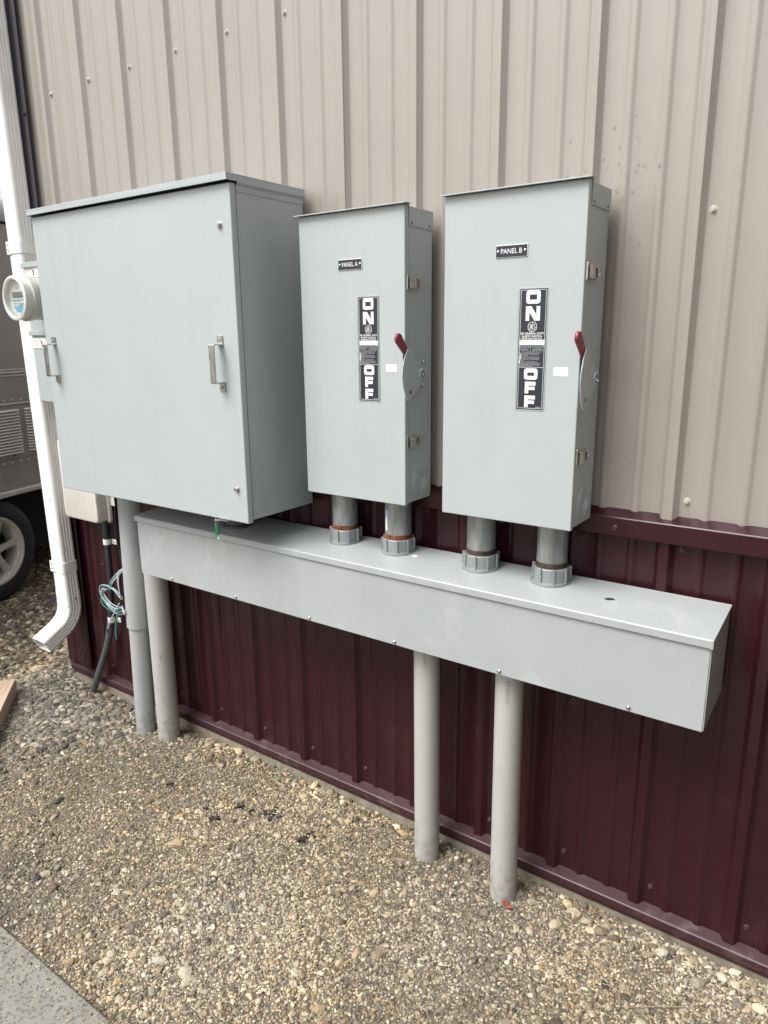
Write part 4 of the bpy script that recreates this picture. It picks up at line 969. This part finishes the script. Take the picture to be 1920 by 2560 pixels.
# patchiness: clumps of stones against sandy patches
def patch(p, keep):
    x, y = p[:, 0], p[:, 1]
    f = .5+.25*np.sin(5.1*x+1.7*y+1)+.25*np.sin(-3.3*x+6.2*y+2.1)+.2*np.sin(11*x-8*y)+.15*np.sin(17*x+13*y+.7)
    return p[rng.uniform(0, 1, len(p)) < keep+(1-keep)*np.clip(f, 0, 1)]
ang_ico = ico(1); fine = ico(2)
g_ = scatter(85000, -3.4, .9, -1.25, .02); stones('fine_gravel', octa(), g_, rng.uniform(.0022, .0042, len(g_)), (.55, .9), .16, PAL, PWT, 'fine sandy grit between the larger gravel stones')
g_ = patch(scatter(72000, -3.4, .9, -1.25, .02), .45); stones('gravel', ang_ico, g_, np.exp(rng.normal(math.log(.0037), .34, len(g_))), (.45, .8), .15, PAL, PWT, 'tan and grey gravel stones covering the ground')
g_ = patch(scatter(3000, -3.4, .9, -1.25, .02, 3.5), .25); stones('coarse_gravel', fine, g_, np.exp(rng.normal(math.log(.0076), .36, len(g_))), (.4, .7), .11, PAL, PWT, 'larger rounded and broken stones lying in the gravel', smooth=False, size_cap=True, sink=.3)
# rounded grey stones near the downspout
n = 3900; a = np.stack([rng.normal(-2.40, .33, n), rng.normal(-.28, .20, n)], -1); a = a[~blocked(a[:, 0], a[:, 1])]; a = a[(a[:, 0] < -1.95+rng.normal(0, .06, len(a)))]
stones('drainage_gravel', fine, a, np.exp(rng.normal(math.log(.0098), .27, len(a))), (.35, .55), .09, PALG, np.array([.25, .25, .15, .2, .08, .07]), 'rounded grey drainage stones below the downspout', smooth=False)
# far gravel under and around the trailer
x = rng.uniform(-7.5, -2.7, 95000); y = rng.uniform(-1.5, 6, 95000); k = ~blocked(x, y) & (rng.uniform(0, 1, 95000) < 1/(1+(np.hypot(x+2.6, y)/2.2)**2)); k &= y > (x+2.7)*(-.9)*0-1.5
a = np.stack([x[k], y[k]], -1); stones('distant_gravel', ang_ico, a, np.exp(rng.normal(math.log(.0115), .3, len(a))), (.4, .65), .14, PAL, PWT, 'pale tan gravel beyond the building corner')
# stones banked against the footing
n = 420; a = np.stack([rng.uniform(-2.4, .6, n), -.026-np.abs(rng.normal(0, .05, n))], -1); a = a[~blocked(a[:, 0], a[:, 1])]
stones('edge_gravel', fine, a, np.exp(rng.normal(math.log(.0095), .3, len(a))), (.45, .7), .09, PAL, PWT, 'coarser stones banked along the footing of the wall')
# grit spilled on the path edge
n = 260; a = np.stack([rng.uniform(-1.5, -.7, n), -.982-np.abs(rng.normal(0, .035, n))], -1)
stones('spilled_grit', ang_ico, a, np.exp(rng.normal(math.log(.0020), .35, n)), (.5, .9), .15, PAL, PWT, 'grit spilled over the edge of the concrete path', zoff=-.036, sink=.1)
# dark clumps of soil
PD = np.array([(.018, .017, .02), (.03, .026, .024), (.05, .04, .03)])
a = []
for cx, cy, s, k in ((-1.232, -.277, .014, 14), (-1.257, -.364, .010, 12), (-1.113, -.238, .020, 40), (-.963, -.273, .014, 18), (-1.527, -.312, .01, 9), (-.944, -.23, .016, 22), (-2.07, -.46, .02, 14), (-1.17, -.262, .02, 16), (-1.32, -.34, .012, 7)):
    a += [(cx+rng.normal(0, s*.62), cy+rng.normal(0, s*.62)) for _ in range(k)]
a = np.array(a); stones('soil_clumps', ang_ico, a, rng.uniform(.003, .0075, len(a)), (.5, .9), .22, PD, np.array([.5, .3, .2]), 'dark crumbs of soil scattered on the gravel', sink=.05)
PR = np.array([(.16, .05, .025), (.10, .035, .02)])
a = np.stack([rng.normal(-2.80, .05, 70), rng.normal(-.10, .03, 70)], -1); stones('rusty_debris', ang_ico, a, rng.uniform(.004, .009, 70), (.2, .4), .2, PR, np.array([.5, .5]), 'reddish brown debris on the gravel under the downspout outlet', sink=.0)

# fallen leaf and twigs
def sheet(P, name, mat):
    m = MB(); n = len(P); c = tuple(sum(p[i] for p in P)/n for i in range(3)); c = (c[0], c[1], c[2]+.004)
    m.add(list(P)+[c], [(i, (i+1) % n, n) for i in range(n)], True); m.add([(p[0], p[1], p[2]-.0008) for p in P]+[(c[0], c[1], c[2]-.0008)], [((i+1) % n, i, n) for i in range(n)], True); return m.build(name, mat)
lf = MB()
for cx, cy, cz, r, a in ((-.3300, -.1640, -.034, .011, .3), (-.316, -.1660, -.040, .013, 1.4)):
    P = [(cx+r*(1 if i % 2 else .62)*math.cos(a+i*PI/5), cy+.6*r*(1 if i % 2 else .62)*math.sin(a+i*PI/5), cz+.004*math.sin(i*2.1)) for i in range(10)]
    n = len(P); lf.add(P+[(cx, cy, cz+.004)], [(i, (i+1) % n, n) for i in range(n)]); lf.add([(p[0], p[1], p[2]-.001) for p in P]+[(cx, cy, cz+.003)], [((i+1) % n, i, n) for i in range(n)])
    lf.prism([(cx+q[0], cy+q[1]) for q in ((0, 0), (.001, -.010), (-.001, -.010))], 'z', cz, cz+.002)
tag(lf.build('dry_leaf', 'leaf'), 'curled orange red leaf at the foot of the rightmost plastic conduit', 'leaf')
TW = [('long pale grass stalk lying on the gravel near the base trim', [(.02, -.30), (.045, -.285), (.10, -.245), (.16, -.205)]),
      ('short bent straw on the gravel in front of the maroon wall', [(-.03, -.265), (.005, -.262), (.018, -.285), (.022, -.305)]),
      ('thin dry twig beside the foot of the black cable', [(-2.32, -.13), (-2.27, -.135), (-2.20, -.15)]),
      ('dry stalk lying against the footing between the black cable and conduits', [(-2.02, -.05), (-2.05, -.07), (-2.07, -.10)])]
for lab, P in TW:
    pth = spl([(x, y, float(LZ(np.array(x), np.array(y)))+.012) for x, y in P], 5)
    tag(MB().tube(pth, .0009, 6).build('dry_stalk', 'twig'), lab, 'dry stalk')
